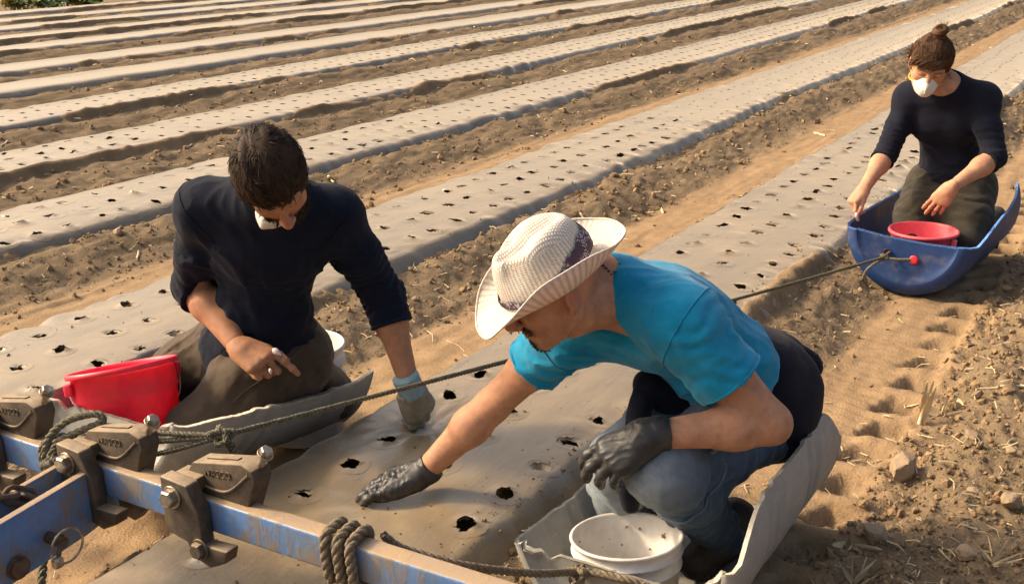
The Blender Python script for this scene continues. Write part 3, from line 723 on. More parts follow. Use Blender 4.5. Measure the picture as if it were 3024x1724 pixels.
for q, sgm in enumerate(np.arange(0.02, dl[-1]-0.02, 0.040)):
    i = min(np.searchsorted(dl, sgm), len(cpts)-2); d = cpts[i+1]-cpts[i-1]
    up = np.array([0, 0, 1.0]) if q % 2 else np.array([1.0, 0.2, 0.1])
    part('chain_link', mesh_np('link', *tube(link_path(cpts[i], d, up), 0.0058, 8, True)), M_RUST, CH)

# ------------------------------------------------------------------ ropes
def strands(P, r, pitch=None, n=6, ns=3):
    """three-strand twisted rope along the path"""
    P = np.asarray(P, float); L = np.concatenate([[0], np.cumsum(np.linalg.norm(np.diff(P, axis=0), axis=1))])
    pitch = pitch or r*7; m = int(L[-1]/pitch*9)+2; s = np.linspace(0, L[-1], m)
    Q = np.stack([np.interp(s, L, P[:, k]) for k in range(3)], -1); T, U, W = frames(Q); out = []
    for k in range(ns):
        a = 2*math.pi*(s/pitch+k/ns); out.append(tube(Q+0.52*r*(np.cos(a)[:, None]*U+np.sin(a)[:, None]*W), r*0.56, n))
    return merge(out)

def knot_path(c, s, seed, n=9, e=(1, 0, 0)):
    r = np.random.default_rng(seed); pts = []
    for k in range(n):
        a = k*2.3+seed; pts.append(np.asarray(c)+s*np.array([1.15*math.cos(a)+0.2*math.sin(2*a), 0.75*math.sin(a*1.3), 0.85*math.sin(a)]))
    return smooth_path(pts, n*10)
# rope wound round the bar near the foreground sled, three turns
def wrap_turns(x0, x1, turns, r, hw=0.0255, hz=0.0385, yc=1.4525, zc=0.370):
    pts = []
    for a in np.linspace(0, 2*math.pi*turns, int(turns*40)):
        c, s = math.cos(a), math.sin(a); k = (abs(c)**5+abs(s)**5)**(-1/5)
        pts.append((x0+(x1-x0)*a/(2*math.pi*turns), yc+(hw+r)*c*k, zc+(hz+r)*s*k))
    return np.array(pts)
RB = thing('tow_rope', (-1.24, 1.45, 0.37), 'thick grey twisted rope wound round the blue toolbar', 'rope')
part('coil', mesh_np('coil', *strands(wrap_turns(-1.285, -1.195, 3, 0.010), 0.0105, 0.055, 8)), M_ROPE2, RB)
part('rope_line', mesh_np('line', *strands(smooth_path([(-1.20, 1.50, 0.400), (-1.17, 1.525, 0.365), (-1.08, 1.60, 0.315), (-1.02, 1.75, 0.235), (-0.995, 1.885, 0.172), (-0.95, 1.905, 0.172), (-0.88, 1.905, 0.178), (-0.845, 1.915, 0.172)], 120), 0.0085, 0.05, 7)), M_ROPE2, RB)
part('knot', mesh_np('knot', *strands(knot_path((-0.985, 1.893, 0.168), 0.017, 2), 0.007, 0.04, 7)), M_ROPE2, RB)
part('loose_end', mesh_np('end', *strands(smooth_path([(-0.985, 1.885, 0.16), (-1.0, 1.875, 0.13), (-1.03, 1.87, 0.10), (-1.04, 1.87, 0.06)], 30), 0.007, 0.04, 7)), M_ROPE2, RB)

# long green line from the middle clamp to the blue sled
RG = thing('tow_rope', (-1.66, 1.56, 0.0), 'long green braided rope stretched from the toolbar knot to the blue sled', 'rope')
KN = np.array([-1.672, 1.570, 0.470])
def sag(a, b, s, n=60):
    t_ = np.linspace(0, 1, n)[:, None]; P = np.asarray(a)*(1-t_)+np.asarray(b)*t_; P[:, 2] -= s*4*(t_*(1-t_))[:, 0]; return P
WK = np.array([-0.995, 4.60, 0.172])
part('taut_line', mesh_np('line', *strands(sag(KN, WK, 0.008, 80), 0.0062, 0.034, 5)), M_ROPE, RG)
part('knot', mesh_np('knot', *strands(knot_path(KN, 0.020, 5, 12), 0.0062, 0.03, 6)), M_ROPE, RG)
for (x, y, z, dz) in [(-1.93, 1.500, 0.452, 0.0), (-1.93, 1.500, 0.424, -0.003), (-1.94, 1.495, 0.385, -0.01)]:
    part('loop_strand', mesh_np('loop', *strands(smooth_path([KN, ((KN[0]+x)/2, (KN[1]+y)/2, (KN[2]+z)/2+dz), (x+0.02, y+0.01, z)], 40), 0.0062, 0.032, 6)), M_ROPE, RG)
for (dx, dy, dz) in [(0.002, 0.03, -0.09), (0.050, 0.03, -0.085)]:
    part('tail', mesh_np('tail', *strands(smooth_path([KN, KN+np.array([dx*0.4, dy*0.5, dz*0.4]), KN+np.array([dx, dy, dz])], 20), 0.006, 0.03, 6)), M_ROPE, RG)
part('sled_knot', mesh_np('knot', *strands(knot_path(WK, 0.014, 3, 9), 0.006, 0.03, 6)), M_ROPE, RG)
part('sled_tie', mesh_np('tie', *strands(smooth_path([WK, (-0.94, 4.605, 0.170), (-0.885, 4.622, 0.172)], 20), 0.006, 0.03, 6)), M_ROPE, RG)
part('sled_tie', mesh_np('tie', *strands(smooth_path([WK, (-0.985, 4.605, 0.182), (-0.978, 4.625, 0.190)], 16), 0.006, 0.03, 6)), M_ROPE, RG)
part('sled_tail', mesh_np('tail', *strands(smooth_path([WK, (-1.05, 4.58, 0.12), (-1.065, 4.56, 0.075)], 20), 0.006, 0.03, 6)), M_ROPE, RG)

# coil of the same kind of rope round the bar beside the left arm, with an end hanging down
RC = thing('rope_coil', (-2.03, 1.45, 0.37), 'dark green rope looped round the toolbar beside the hitch arm', 'rope')
part('coil', mesh_np('coil', *strands(wrap_turns(-2.085, -2.030, 2.5, 0.010), 0.0085, 0.05, 7)), M_ROPE, RC)
part('loop', mesh_np('loop', *strands(smooth_path([(-2.06, 1.41, 0.36), (-2.055, 1.42, 0.43), (-2.02, 1.45, 0.475), (-1.965, 1.485, 0.492), (-1.95, 1.49, 0.475), (-1.99, 1.46, 0.455), (-2.03, 1.43, 0.43), (-2.045, 1.40, 0.38)], 70), 0.0085, 0.05, 7)), M_ROPE, RC)
part('knot', mesh_np('knot', *strands(knot_path((-2.02, 1.40, 0.385), 0.022, 7, 9), 0.008, 0.045, 7)), M_ROPE, RC)
part('hanging_end', mesh_np('end', *strands(smooth_path([(-2.02, 1.39, 0.37), (-2.03, 1.36, 0.31), (-1.99, 1.33, 0.25), (-1.93, 1.27, 0.20), (-1.905, 1.225, 0.15), (-1.89, 1.20, 0.05)], 60), 0.0095, 0.05, 7)), M_ROPE, RC)
# ------------------------------------------------------------------ people: continuous surfaces from distance fields
def nrm(v): v = np.asarray(v, float); return v/(np.linalg.norm(v)+1e-12)
CR, CU, CB = np.array([0.859, 0.511, -0.018]), np.array([-0.142, 0.272, 0.952]), np.array([0.491, -0.815, 0.307])   # right, up, towards the photographer

class Field:
    """a list of primitives (round cones, ellipsoids) that blend smoothly"""
    def __init__(s): s.p = []
    def cone(s, a, b, ra, rb, k=0.03, neg=False): s.p.append(('c', np.asarray(a, float), np.asarray(b, float), ra, rb, k, neg)); return s
    def ell(s, c, rad, M=None, k=0.03, neg=False): s.p.append(('e', np.asarray(c, float), np.asarray(rad, float), np.eye(3) if M is None else np.asarray(M, float), 0, k, neg)); return s
    def add(s, o, grow=0.0):
        for q in o.p:
            if q[0] == 'c': s.p.append((q[0], q[1], q[2], q[3]+grow, q[4]+grow, q[5], q[6]))
            else: s.p.append((q[0], q[1], q[2]+grow, q[3], 0, q[5], q[6]))
        return s
    def bounds(s):
        lo = []; hi = []
        for q in s.p:
            if q[6]: continue
            if q[0] == 'c': r = max(q[3], q[4]); lo.append(np.minimum(q[1], q[2])-r); hi.append(np.maximum(q[1], q[2])+r)
            else: r = q[2].max(); lo.append(q[1]-r); hi.append(q[1]+r)
        return np.min(lo, 0), np.max(hi, 0)
    def grid(s, lo, hi, h):
        n = np.ceil((hi-lo)/h).astype(int)+1
        ax = [(lo[i]+h*np.arange(n[i])).astype(np.float32) for i in range(3)]
        D = np.full(n, 0.12, np.float32)
        for q in s.p:
            if q[0] == 'c': r = max(q[3], q[4]); a = np.minimum(q[1], q[2])-r; b = np.maximum(q[1], q[2])+r
            else: r = q[2].max(); a = q[1]-r; b = q[1]+r
            m = 0.05+q[5]
            i0 = np.clip(np.floor((a-m-lo)/h).astype(int), 0, n); i1 = np.clip(np.ceil((b+m-lo)/h).astype(int)+1, 0, n)
            if np.any(i1 <= i0): continue
            sl = tuple(slice(i0[k], i1[k]) for k in range(3))
            X = ax[0][sl[0]][:, None, None]; Y = ax[1][sl[1]][None, :, None]; Z = ax[2][sl[2]][None, None, :]
            if q[0] == 'c': d = s._cone(X, Y, Z, q)
            else: d = s._ell(X, Y, Z, q)
            k = q[5]; cur = D[sl]
            if q[6]:
                d = -d; hh = np.maximum(k-np.abs(cur-d), 0)/k; D[sl] = np.maximum(cur, d)+hh*hh*k*0.25
            else:
                hh = np.maximum(k-np.abs(cur-d), 0)/k; D[sl] = np.minimum(cur, d)-hh*hh*k*0.25
        return ax, D
    @staticmethod
    def _cone(X, Y, Z, q):
        a, b, ra, rb = q[1], q[2], q[3], q[4]; ba = b-a; L2 = float(ba@ba)+1e-12
        px, py, pz = X-a[0], Y-a[1], Z-a[2]
        t = np.clip((px*ba[0]+py*ba[1]+pz*ba[2])/L2, 0, 1)
        dx, dy, dz = px-t*ba[0], py-t*ba[1], pz-t*ba[2]
        return (np.sqrt(dx*dx+dy*dy+dz*dz)-(ra+(rb-ra)*t)).astype(np.float32)
    @staticmethod
    def _ell(X, Y, Z, q):
        c, rad, M = q[1], q[2], q[3]; px, py, pz = X-c[0], Y-c[1], Z-c[2]
        u = [(px*M[i, 0]+py*M[i, 1]+pz*M[i, 2]) for i in range(3)]      # rows of M are the axes
        k0 = np.sqrt(sum((u[i]/rad[i])**2 for i in range(3))); k1 = np.sqrt(sum((u[i]/rad[i]**2)**2 for i in range(3)))+1e-9
        return (k0*(k0-1.0)/k1).astype(np.float32)

def surface_nets(ax, D):
    S_ = D < 0; nx, ny, nz = D.shape
    c = [S_[i:nx-1+i, j:ny-1+j, k:nz-1+k] for i in (0, 1) for j in (0, 1) for k in (0, 1)]
    cnt = sum(q.astype(np.int8) for q in c); act = (cnt > 0) & (cnt < 8)
    I = np.argwhere(act); idm = np.full(act.shape, -1, np.int32); idm[act] = np.arange(len(I))
    acc = np.zeros((len(I), 3)); num = np.zeros(len(I))
    corners = [(i, j, k) for i in (0, 1) for j in (0, 1) for k in (0, 1)]
    for a in corners:
        for axis in range(3):
            if a[axis]: continue
            b = list(a); b[axis] = 1
            va = D[I[:, 0]+a[0], I[:, 1]+a[1], I[:, 2]+a[2]]; vb = D[I[:, 0]+b[0], I[:, 1]+b[1], I[:, 2]+b[2]]
            m = (va < 0) != (vb < 0); t = np.where(m, va/(va-vb+1e-20), 0)
            p = np.tile(np.array(a, float), (len(I), 1)); p[:, axis] += t
            acc += p*m[:, None]; num += m
    P = I+acc/num[:, None]
    h = [x[1]-x[0] for x in ax]; V = np.stack([ax[i][0]+P[:, i]*h[i] for i in range(3)], -1)
    F = []
    for axis in range(3):
        sl0 = [slice(None)]*3; sl1 = [slice(None)]*3; sl0[axis] = slice(0, -1); sl1[axis] = slice(1, None)
        a = S_[tuple(sl0)]; b = S_[tuple(sl1)]; u, v = [q for q in range(3) if q != axis]
        E = np.argwhere(a != b); E = E[(E[:, u] > 0) & (E[:, v] > 0) & (E[:, u] < D.shape[u]-1) & (E[:, v] < D.shape[v]-1)]
        def cell(du, dv):
            q = E.copy(); q[:, u] -= du; q[:, v] -= dv; return idm[q[:, 0], q[:, 1], q[:, 2]]
        quad = np.stack([cell(1, 1), cell(0, 1), cell(0, 0), cell(1, 0)], -1)
        fl = a[E[:, 0], E[:, 1], E[:, 2]]
        if axis == 1: fl = ~fl
        quad[~fl] = quad[~fl][:, ::-1]
        F.append(quad[(quad >= 0).all(1)])
    return V, np.concatenate(F)

def mesh_field(f, h=0.005, disp=None, clip=None, bounds=None, smooth=1):
    """polygonise; disp(X,Y,Z)->offset added to the field; clip = list of (point, normal): keeps the side the normal points away from"""
    lo, hi = f.bounds() if bounds is None else bounds
    lo = np.asarray(lo)-0.02; hi = np.asarray(hi)+0.02
    ax, D = f.grid(lo, hi, h)
    X, Y, Z = ax[0][:, None, None], ax[1][None, :, None], ax[2][None, None, :]
    if clip is not None:
        for q in clip:
            p = np.asarray(q[0], float); n = nrm(q[1]); rad = q[2] if len(q) > 2 else None
            d = ((X-p[0])*n[0]+(Y-p[1])*n[1]+(Z-p[2])*n[2]).astype(np.float32)
            if rad is None: D = np.maximum(D, d)
            else:
                near = ((X-p[0])**2+(Y-p[1])**2+(Z-p[2])**2) < rad*rad
                D = np.where(near, np.maximum(D, d), D)
    if disp is not None:
        near = np.abs(D) < 0.03; idx = np.nonzero(near)
        D[idx] += disp(ax[0][idx[0]].astype(float), ax[1][idx[1]].astype(float), ax[2][idx[2]].astype(float)).astype(np.float32)
    V, F = surface_nets(ax, D)
    for _ in range(smooth):
        s_ = np.zeros_like(V); c = np.zeros(len(V))
        for a, b in ((0, 1), (1, 2), (2, 3), (3, 0)):
            np.add.at(s_, F[:, a], V[F[:, b]]); np.add.at(c, F[:, a], 1); np.add.at(s_, F[:, b], V[F[:, a]]); np.add.at(c, F[:, b], 1)
        V = V*0.5+0.5*s_/np.maximum(c, 1)[:, None]
    return V, F

def hand_field(wr, d, n, right, curls, size=1.0, spread=0.0, thumb=((0.9, 0.35), 0.5, 0.4), grow=0.0):
    """wr wrist, d towards the knuckles, n back of the hand; curls = 4 x (mcp, pip, dip) from index to little finger; thumb=((out, fwd), bend, palmward)"""
    f = Field(); d = nrm(d); n = nrm(np.asarray(n)-d*np.dot(n, d)); lat = np.cross(d, n)*(1 if right else -1)      # lat points to the thumb side
    lat = -lat if False else lat
    z = size; wr = np.asarray(wr, float); tips = []
    # thumb side sign: for a right hand, fingers along d and back n up, the thumb is on the left
    lat = np.cross(n, d)*(1 if right else -1)
    offs = (0.030, 0.010, -0.011, -0.030); ml = (0.084, 0.088, 0.083, 0.075)
    ph = ((0.041, 0.025, 0.020), (0.046, 0.029, 0.021), (0.042, 0.027, 0.020), (0.033, 0.020, 0.018)); rd = (0.0092, 0.0094, 0.0088, 0.0078)
    f.cone(wr-d*0.02*z, wr+d*0.02*z, (0.024+grow)*z, (0.026+grow)*z, 0.02)
    for i in range(4):
        base = wr+lat*offs[i]*0.55*z+d*0.012*z; kn = wr+lat*offs[i]*z+d*ml[i]*z-n*(0.004 if i in (0, 3) else 0.0)*z
        f.cone(base, kn, (0.0155+grow)*z, (0.0118+grow)*z, 0.016*z)
        f.cone(base-n*0.008*z, kn-n*0.007*z-d*0.01*z, (0.0135+grow)*z, (0.0105+grow)*z, 0.016*z)
        a = 0.0; p = kn; sp = spread*(1.5-i)*0.16
        fd0 = nrm(d+lat*sp)
        for j in range(3):
            a += curls[i][j]; dd = fd0*math.cos(a)-n*math.sin(a); q = p+dd*ph[i][j]*z
            r0 = (rd[i]*(1-0.06*j)+grow)*z; r1 = (rd[i]*(0.94-0.09*j)+grow)*z
            f.cone(p, q, r0, r1, 0.0045*z); f.ell(p, (r0*1.06,)*3, None, 0.004*z)
            p = q
        tips.append(p)
    (to, tf), tb, tp = thumb
    t0 = wr+lat*0.018*z+d*0.018*z-n*0.008*z; t1 = t0+(lat*to*0.030+d*tf*0.045-n*tp*0.030)*z
    d1 = nrm(lat*to*(1-tb)+d*(tf+tb)-n*tp); t2 = t1+d1*0.034*z; d2 = nrm(d1+d*0.3*tb-lat*0.5*tb); t3 = t2+d2*0.027*z
    f.cone(t0, t1, (0.0175+grow)*z, (0.0130+grow)*z, 0.014*z).cone(t1, t2, (0.0108+grow)*z, (0.0098+grow)*z, 0.006*z).cone(t2, t3, (0.0098+grow)*z, (0.0080+grow)*z, 0.004*z)
    tips.append(t3)
    return f, tips, lat

def head_field(c, fwd, up, size=1.0, nose=1.0, jaw=1.0, neck=None, nr=0.052):
    fw = nrm(fwd); u = nrm(np.asarray(up)-fw*np.dot(up, fw)); r = np.cross(fw, u); M = np.array([r, fw, u]); z = size
    P = lambda a, b, c_: c+(r*a+fw*b+u*c_)*z
    f = Field()
    f.ell(P(0, -0.012, 0.030), np.array([0.076, 0.094, 0.084])*z, M, 0.02)          # cranium
    f.ell(P(0, 0.035, -0.010), np.array([0.064, 0.058, 0.075])*z, M, 0.03)          # face
    f.ell(P(0, 0.040, -0.062), np.array([0.046*jaw, 0.046, 0.040])*z, M, 0.03)      # jaw
    f.ell(P(0, 0.070, -0.088), np.array([0.021*jaw, 0.018, 0.016])*z, M, 0.02)      # chin
    for s in (-1, 1):
        f.cone(P(s*0.056*jaw, -0.005, -0.048), P(s*0.022, 0.066, -0.086), 0.017*z, 0.013*z, 0.025)    # jaw line
        f.ell(P(s*0.040, 0.062, -0.018), np.array([0.020, 0.016, 0.016])*z, M, 0.018)                # cheek
        f.ell(P(s*0.031, 0.089, 0.012), np.array([0.0165, 0.012, 0.011])*z, M, 0.010, True)           # eye socket
        f.ell(P(s*0.031, 0.080, 0.011), np.array([0.0135, 0.0105, 0.0105])*z, M, 0.003)               # closed, lowered lid
        f.cone(P(s*0.012, 0.092, 0.030), P(s*0.050, 0.074, 0.030), 0.008*z, 0.007*z, 0.012)           # brow
        f.ell(P(s*0.0125, 0.104, -0.030), np.array([0.0085, 0.0085, 0.0075])*z*nose, M, 0.006)        # nostril wing
        e = P(s*0.077, -0.012, 0.000)                                                                 # ear
        Me = np.array([nrm(r*0.86*s+fw*(-0.5)), nrm(fw*0.86+r*0.5*s), u])
        f.ell(e, np.array([0.0085, 0.019, 0.031])*z, Me, 0.006)
        f.ell(e+(r*s*0.011+fw*0.002)*z, np.array([0.007, 0.009, 0.016])*z, Me, 0.004, True)
        f.ell(P(s*0.075, 0.0, -0.026), np.array([0.006, 0.008, 0.010])*z, Me, 0.006)
    f.cone(P(0, 0.094, 0.018), P(0, 0.113*(1+0.06*(nose-1)), -0.022), 0.0085*z, 0.0115*z*nose, 0.010)   # nose
    f.ell(P(0, 0.116, -0.026), np.array([0.0110, 0.0105, 0.0095])*z*nose, M, 0.006)
    f.ell(P(0, 0.090, -0.052), np.array([0.023, 0.010, 0.0062])*z, M, 0.005).ell(P(0, 0.089, -0.063), np.array([0.020, 0.010, 0.0068])*z, M, 0.005)   # lips
    q = P(0, -0.028, -0.045); nk = P(0, -0.035, -0.12) if neck is None else q+(np.asarray(neck)-q)*0.55; f.cone(q, nk, 0.050*z, nr, 0.025)
    return f, P, M

def body_attr(me, V, spec):
    """spec: {attr: values}"""
    for k, v in spec.items(): set_attr(me, k, v)

# ---- materials
def skin_mat(name, col, red=0.5):
    m, nt, b = newmat(name); t = NT(nt); v = t.coord()
    n = t.noise(v, 35, 5, 0.6); f = t.noise(v, 260, 3)
    c = t.ramp(n, [(0.28, tuple(x*0.72 for x in col)), (0.72, tuple(min(1, x*1.14) for x in col))])
    c = t.mix(t.ramp(t.noise(v, 420, 2), [(0.62, 0.0), (0.72, 0.35)]), c, tuple(x*0.6 for x in col))
    c = t.mix(t.ramp(t.noise(v, 14, 3), [(0.45, 0.0), (0.7, 0.30*red)]), c, (col[0]*1.0, col[1]*0.68, col[2]*0.62))
    c = t.mix(t.attr('redden'), c, (0.42, 0.12, 0.085))
    c = t.mix(t.attr('hairy'), c, (0.030, 0.019, 0.012))
    c = t.mix(t.math('MULTIPLY', t.attr('soiled'), t.ramp(t.noise(v, 60, 5, 0.7), [(0.4, 0.0), (0.6, 1.0)])), c, (0.14, 0.085, 0.055))
    t.l(c, b.inputs['Base Color']); b.inputs['Roughness'].default_value = 0.60
    b.inputs['Subsurface Weight'].default_value = 0.12; b.inputs['Subsurface Radius'].default_value = (0.012, 0.004, 0.002); b.inputs['Subsurface Scale'].default_value = 0.6
    b.inputs['Specular IOR Level'].default_value = 0.28
    t.l(t.bump(t.math('ADD', f, t.math('MULTIPLY', n, 0.8)), 0.35, 0.0016), b.inputs['Normal']); return m

def cloth_mat(name, col, weave=700, dust=None, damt=0.3, fade=None, sheen=0.15, rough=0.9):
    m, nt, b = newmat(name); t = NT(nt); v = t.coord()
    n = t.noise(v, 18, 5, 0.6); w = t.noise(v, weave, 2)
    c = t.ramp(n, [(0.3, tuple(x*0.75 for x in col)), (0.7, tuple(min(1, x*1.2) for x in col))])
    if fade is not None: c = t.mix(t.math('MULTIPLY', t.attr('fade'), t.ramp(t.noise(v, 40, 4), [(0.25, 0.55), (0.7, 1.0)])), c, fade)
    if dust is not None: c = t.mix(t.ramp(t.noise(v, 9, 7, 0.68), [(0.5, 0.0), (0.8, damt)]), c, dust)
    c = t.mix(t.math('MULTIPLY', w, 0.35), c, tuple(x*0.6 for x in col))
    t.l(c, b.inputs['Base Color']); b.inputs['Roughness'].default_value = rough; b.inputs['Specular IOR Level'].default_value = 0.2
    b.inputs['Sheen Weight'].default_value = sheen; b.inputs['Sheen Roughness'].default_value = 0.5
    wr = t.noise(v, 46, 4, 0.6, 1.2); t.l(t.bump(t.math('ADD', w, t.math('ADD', t.math('MULTIPLY', n, 0.6), t.math('MULTIPLY', wr, 1.6))), 0.30, 0.0030), b.inputs['Normal']); return m

def hair_mat(name, col):
    m, nt, b = newmat(name); t = NT(nt); v = t.coord(); n = t.noise(v, 60, 3)
    c = t.ramp(n, [(0.3, tuple(x*0.6 for x in col)), (0.7, tuple(x*1.5 for x in col))])
    t.l(c, b.inputs['Base Color']); b.inputs['Roughness'].default_value = 0.65; b.inputs['Specular IOR Level'].default_value = 0.14
    return m

def folds(amp, sc=(9, 9, 24), seed=0, amp2=0.0, sc2=30):
    def g(X, Y, Z):
        wx = 0.06*noise3(X*6, Y*6, Z*6, seed+9); a = noise3((X+wx)*sc[0], (Y+wx)*sc[1], (Z+2*wx)*sc[2], seed)
        r = 1-np.abs(a)*4; r = np.clip(r, -0.4, 1)
        o = -amp*r
        if amp2: o = o-amp2*(noise3(X*sc2, Y*sc2, Z*sc2, seed+3)*2)
        return o
    return g

def ring_folds(a, b, amp, freq, seed=0, lo=0.0, hi=1.0):
    """wrinkles running round a limb from a to b"""
    a = np.asarray(a, float); ba = np.asarray(b, float)-a; L = np.linalg.norm(ba); u = ba/L
    def g(X, Y, Z):
        t = ((X-a[0])*u[0]+(Y-a[1])*u[1]+(Z-a[2])*u[2])/L
        dx, dy, dz = X-a[0]-t*L*u[0], Y-a[1]-t*L*u[1], Z-a[2]-t*L*u[2]; rad = np.sqrt(dx*dx+dy*dy+dz*dz)
        w = sstep(lo-0.12, lo+0.05, t)*(1-sstep(hi-0.05, hi+0.12, t))*(1-sstep(0.09, 0.13, rad))
        ph = t*L*freq+2.2*noise3(X*14, Y*14, Z*14, seed)
        return -amp*w*(np.abs(np.sin(ph*math.pi))*1.6-0.7)
    return g

def crease(c, rad, d, amp, freq, seed=0):
    """sharp cloth creases running along d, fading out around c"""
    c = np.asarray(c, float); d = nrm(d); a = nrm(np.cross(d, [0.3, 0.5, 0.81])); b = np.cross(d, a)
    def g(X, Y, Z):
        x, y, z = X-c[0], Y-c[1], Z-c[2]; w = np.exp(-((x*x+y*y+z*z)/rad**2)**1.4)
        u = x*d[0]+y*d[1]+z*d[2]; v = x*a[0]+y*a[1]+z*a[2]; t = x*b[0]+y*b[1]+z*b[2]
        wp = 0.35*noise3(X*7, Y*7, Z*7, seed+70)/freq*6
        n = noise3(u*freq*0.20+5.3, (v+wp)*freq, (t+wp)*freq, seed+80)
        r = np.clip(1-np.abs(n)*3.6, 0, 1)**1.6
        return -amp*w*(r-0.28)
    return g

def addf(*fs):
    def g(X, Y, Z):
        s_ = 0
        for f in fs: s_ = s_+f(X, Y, Z)
        return s_
    return g

def section_ring(V, c, n, rad, k=48, tol=0.006, push=0.0):
    """outline of a mesh in the plane through c with normal n, as a closed ring of points"""
    n = nrm(n); u = nrm(np.cross(n, [0.31, 0.52, 0.80])); w = np.cross(n, u); q = V-np.asarray(c); h = q@n; sel = (np.abs(h) < tol) & (np.linalg.norm(q, axis=1) < rad); q = q[sel]
    x, y = q@u, q@w; out = []
    for a in np.linspace(0, 2*math.pi, k, endpoint=False):
        d = x*math.cos(a)+y*math.sin(a); off = np.abs(-x*math.sin(a)+y*math.cos(a)); m = np.where((off < 0.010) & (d > 0), d, -1).max(initial=-1); out.append(m)
    out = np.array(out); out[out < 0] = np.median(out[out > 0]); out = (np.roll(out, 1)+2*out+np.roll(out, -1))/4+push
    a = np.linspace(0, 2*math.pi, k, endpoint=False); return np.asarray(c)+np.outer(np.cos(a)*out, u)+np.outer(np.sin(a)*out, w)

def local_redden(V, P_list):
    r = np.zeros(len(V))
    for p, rad, amt in P_list: r = np.maximum(r, amt*np.exp(-(np.linalg.norm(V-np.asarray(p), axis=1)/rad)**2))
    return r

def torso_field(J, wid=1.0, dep=1.0, fat=1.0, female=False):
    f = Field(); up = nrm(J['neck']-J['pelvis']); r = nrm(J['shR']-J['shL']); fwd = nrm(np.cross(up, r)); r = np.cross(fwd, up)
    ch = nrm(J['neck']-J['spine']); rs = nrm(J['shR']-J['shL']); fs = nrm(np.cross(ch, rs)); rs2 = np.cross(fs, ch)
    Mc = np.array([rs2, fs, ch]); lo = nrm(J['spine']-J['pelvis']); fl = nrm(np.cross(lo, r)); Ml = np.array([np.cross(fl, lo), fl, lo])
    f.ell(J['chest']+ch*0.015-fs*0.005, np.array([0.150*wid, 0.105*dep, 0.165]), Mc, 0.06)
    f.ell(J['spine']+fl*0.01*fat, np.array([0.135*wid, 0.100*dep*fat, 0.130]), Ml, 0.06)
    f.ell(J['pelvis'], np.array([0.150*wid, 0.115*dep, 0.115]), Ml, 0.06)
    f.cone(J['shR'], J['neck']+ch*0.0, 0.056*wid, 0.060*wid, 0.05); f.cone(J['shL'], J['neck'], 0.056*wid, 0.060*wid, 0.05)
    f.cone(J['shR'], J['chest'], 0.060*wid, 0.075*wid, 0.05); f.cone(J['shL'], J['chest'], 0.060*wid, 0.075*wid, 0.05)
    if female:
        for s in (-1, 1): f.ell(J['chest']+fs*0.052+rs2*s*0.066-ch*0.005, np.array([0.060, 0.050, 0.062]), Mc, 0.06)
    return f, dict(up=up, r=r, fwd=fwd, fs=fs, ch=ch, rs=rs2, Ml=Ml, Mc=Mc)

def arm_field(J, s, w=1.0):
    f = Field(); sh, el, wr = J['sh'+s], J['el'+s], J['wr'+s]
    f.cone(sh, sh*0.5+el*0.5, 0.056*w, 0.047*w, 0.03).cone(sh*0.5+el*0.5, el, 0.047*w, 0.040*w, 0.02)
    q = el*0.70+wr*0.30; f.cone(el, q, 0.041*w, 0.043*w, 0.02).cone(q, wr, 0.042*w, 0.0275*w, 0.03); return f

def leg_field(J, s, w=1.0, g=0.0):
    f = Field(); a, b, c = J['hip'+s], J['kn'+s], J['an'+s]
    f.cone(a, a*0.5+b*0.5, 0.092*w+g*1.6, 0.080*w+g*1.3, 0.04).cone(a*0.5+b*0.5, b, 0.080*w+g*1.3, 0.062*w+g, 0.03).ell(b, (0.062*w+g,)*3, None, 0.03); q = b*0.65+c*0.35; f.cone(b, q, 0.055*w+g, 0.057*w+g, 0.025).cone(q, c, 0.056*w+g, 0.040*w+g, 0.03); return f

def strand_ribbons(roots, dirs, length, width, r, curl=0.3, grav=None, nseg=6, hug=None, normals=None):
    """hair locks: flat tapering ribbons with a curl; hug=(centre, axes, radii) keeps them lying on that ellipsoid"""
    Vs = []; Fs = []; o = 0
    prof = np.array([0.7, 1, 1, 0.95, 0.8, 0.55, 0.12])
    for i, (p, d, l) in enumerate(zip(roots, dirs, length)):
        d = nrm(d); nv = nrm(r.normal(0, 1, 3)) if normals is None else normals[i]
        side = nrm(np.cross(d, nv)); ph = r.uniform(0, 6.28); cf = r.uniform(0.5, 1.5); pts = []; nvs = []; q = np.array(p, float); dd = d.copy(); st = l/nseg
        if hug is not None: c, M, rad = hug; k0 = np.linalg.norm((M@(q-c))/rad)
        for k in range(nseg+1):
            pts.append(q.copy()); nvs.append(nv.copy())
            dd = nrm(dd+curl*cf*math.cos(ph+k*1.1)*side*0.6+(0 if grav is None else np.asarray(grav)*0.10)); q = q+dd*st
            if hug is not None:
                e = M@(q-c); kk = np.linalg.norm(e/rad); e = e*(k0*(1+0.012*k*cf)/kk); q = c+M.T@e; nv = nrm(M.T@(e/rad**2)); dd = nrm(dd-nv*np.dot(dd, nv)); side = nrm(np.cross(dd, nv))
        pts = np.array(pts); nvs = np.array(nvs); T = np.gradient(pts, axis=0); T /= np.linalg.norm(T, axis=1)[:, None]+1e-9
        sd = np.cross(T, nvs); sd /= np.linalg.norm(sd, axis=1)[:, None]+1e-9
        w = width*r.uniform(0.6, 1.3)*prof[:nseg+1][:, None]
        nn = nvs*width*0.5
        Vs.append(np.stack([pts-sd*w, pts+nn, pts+sd*w], 1).reshape(-1, 3)); Fs.append(grid_faces(nseg+1, 3)+o); o += 3*(nseg+1)
    return np.concatenate(Vs), [np.concatenate(Fs)]
SKIN_A = skin_mat('tanned_skin', (0.44, 0.212, 0.112)); SKIN_B = skin_mat('fair_skin', (0.52, 0.262, 0.150)); SKIN_W = skin_mat('warm_skin', (0.55, 0.290, 0.170))
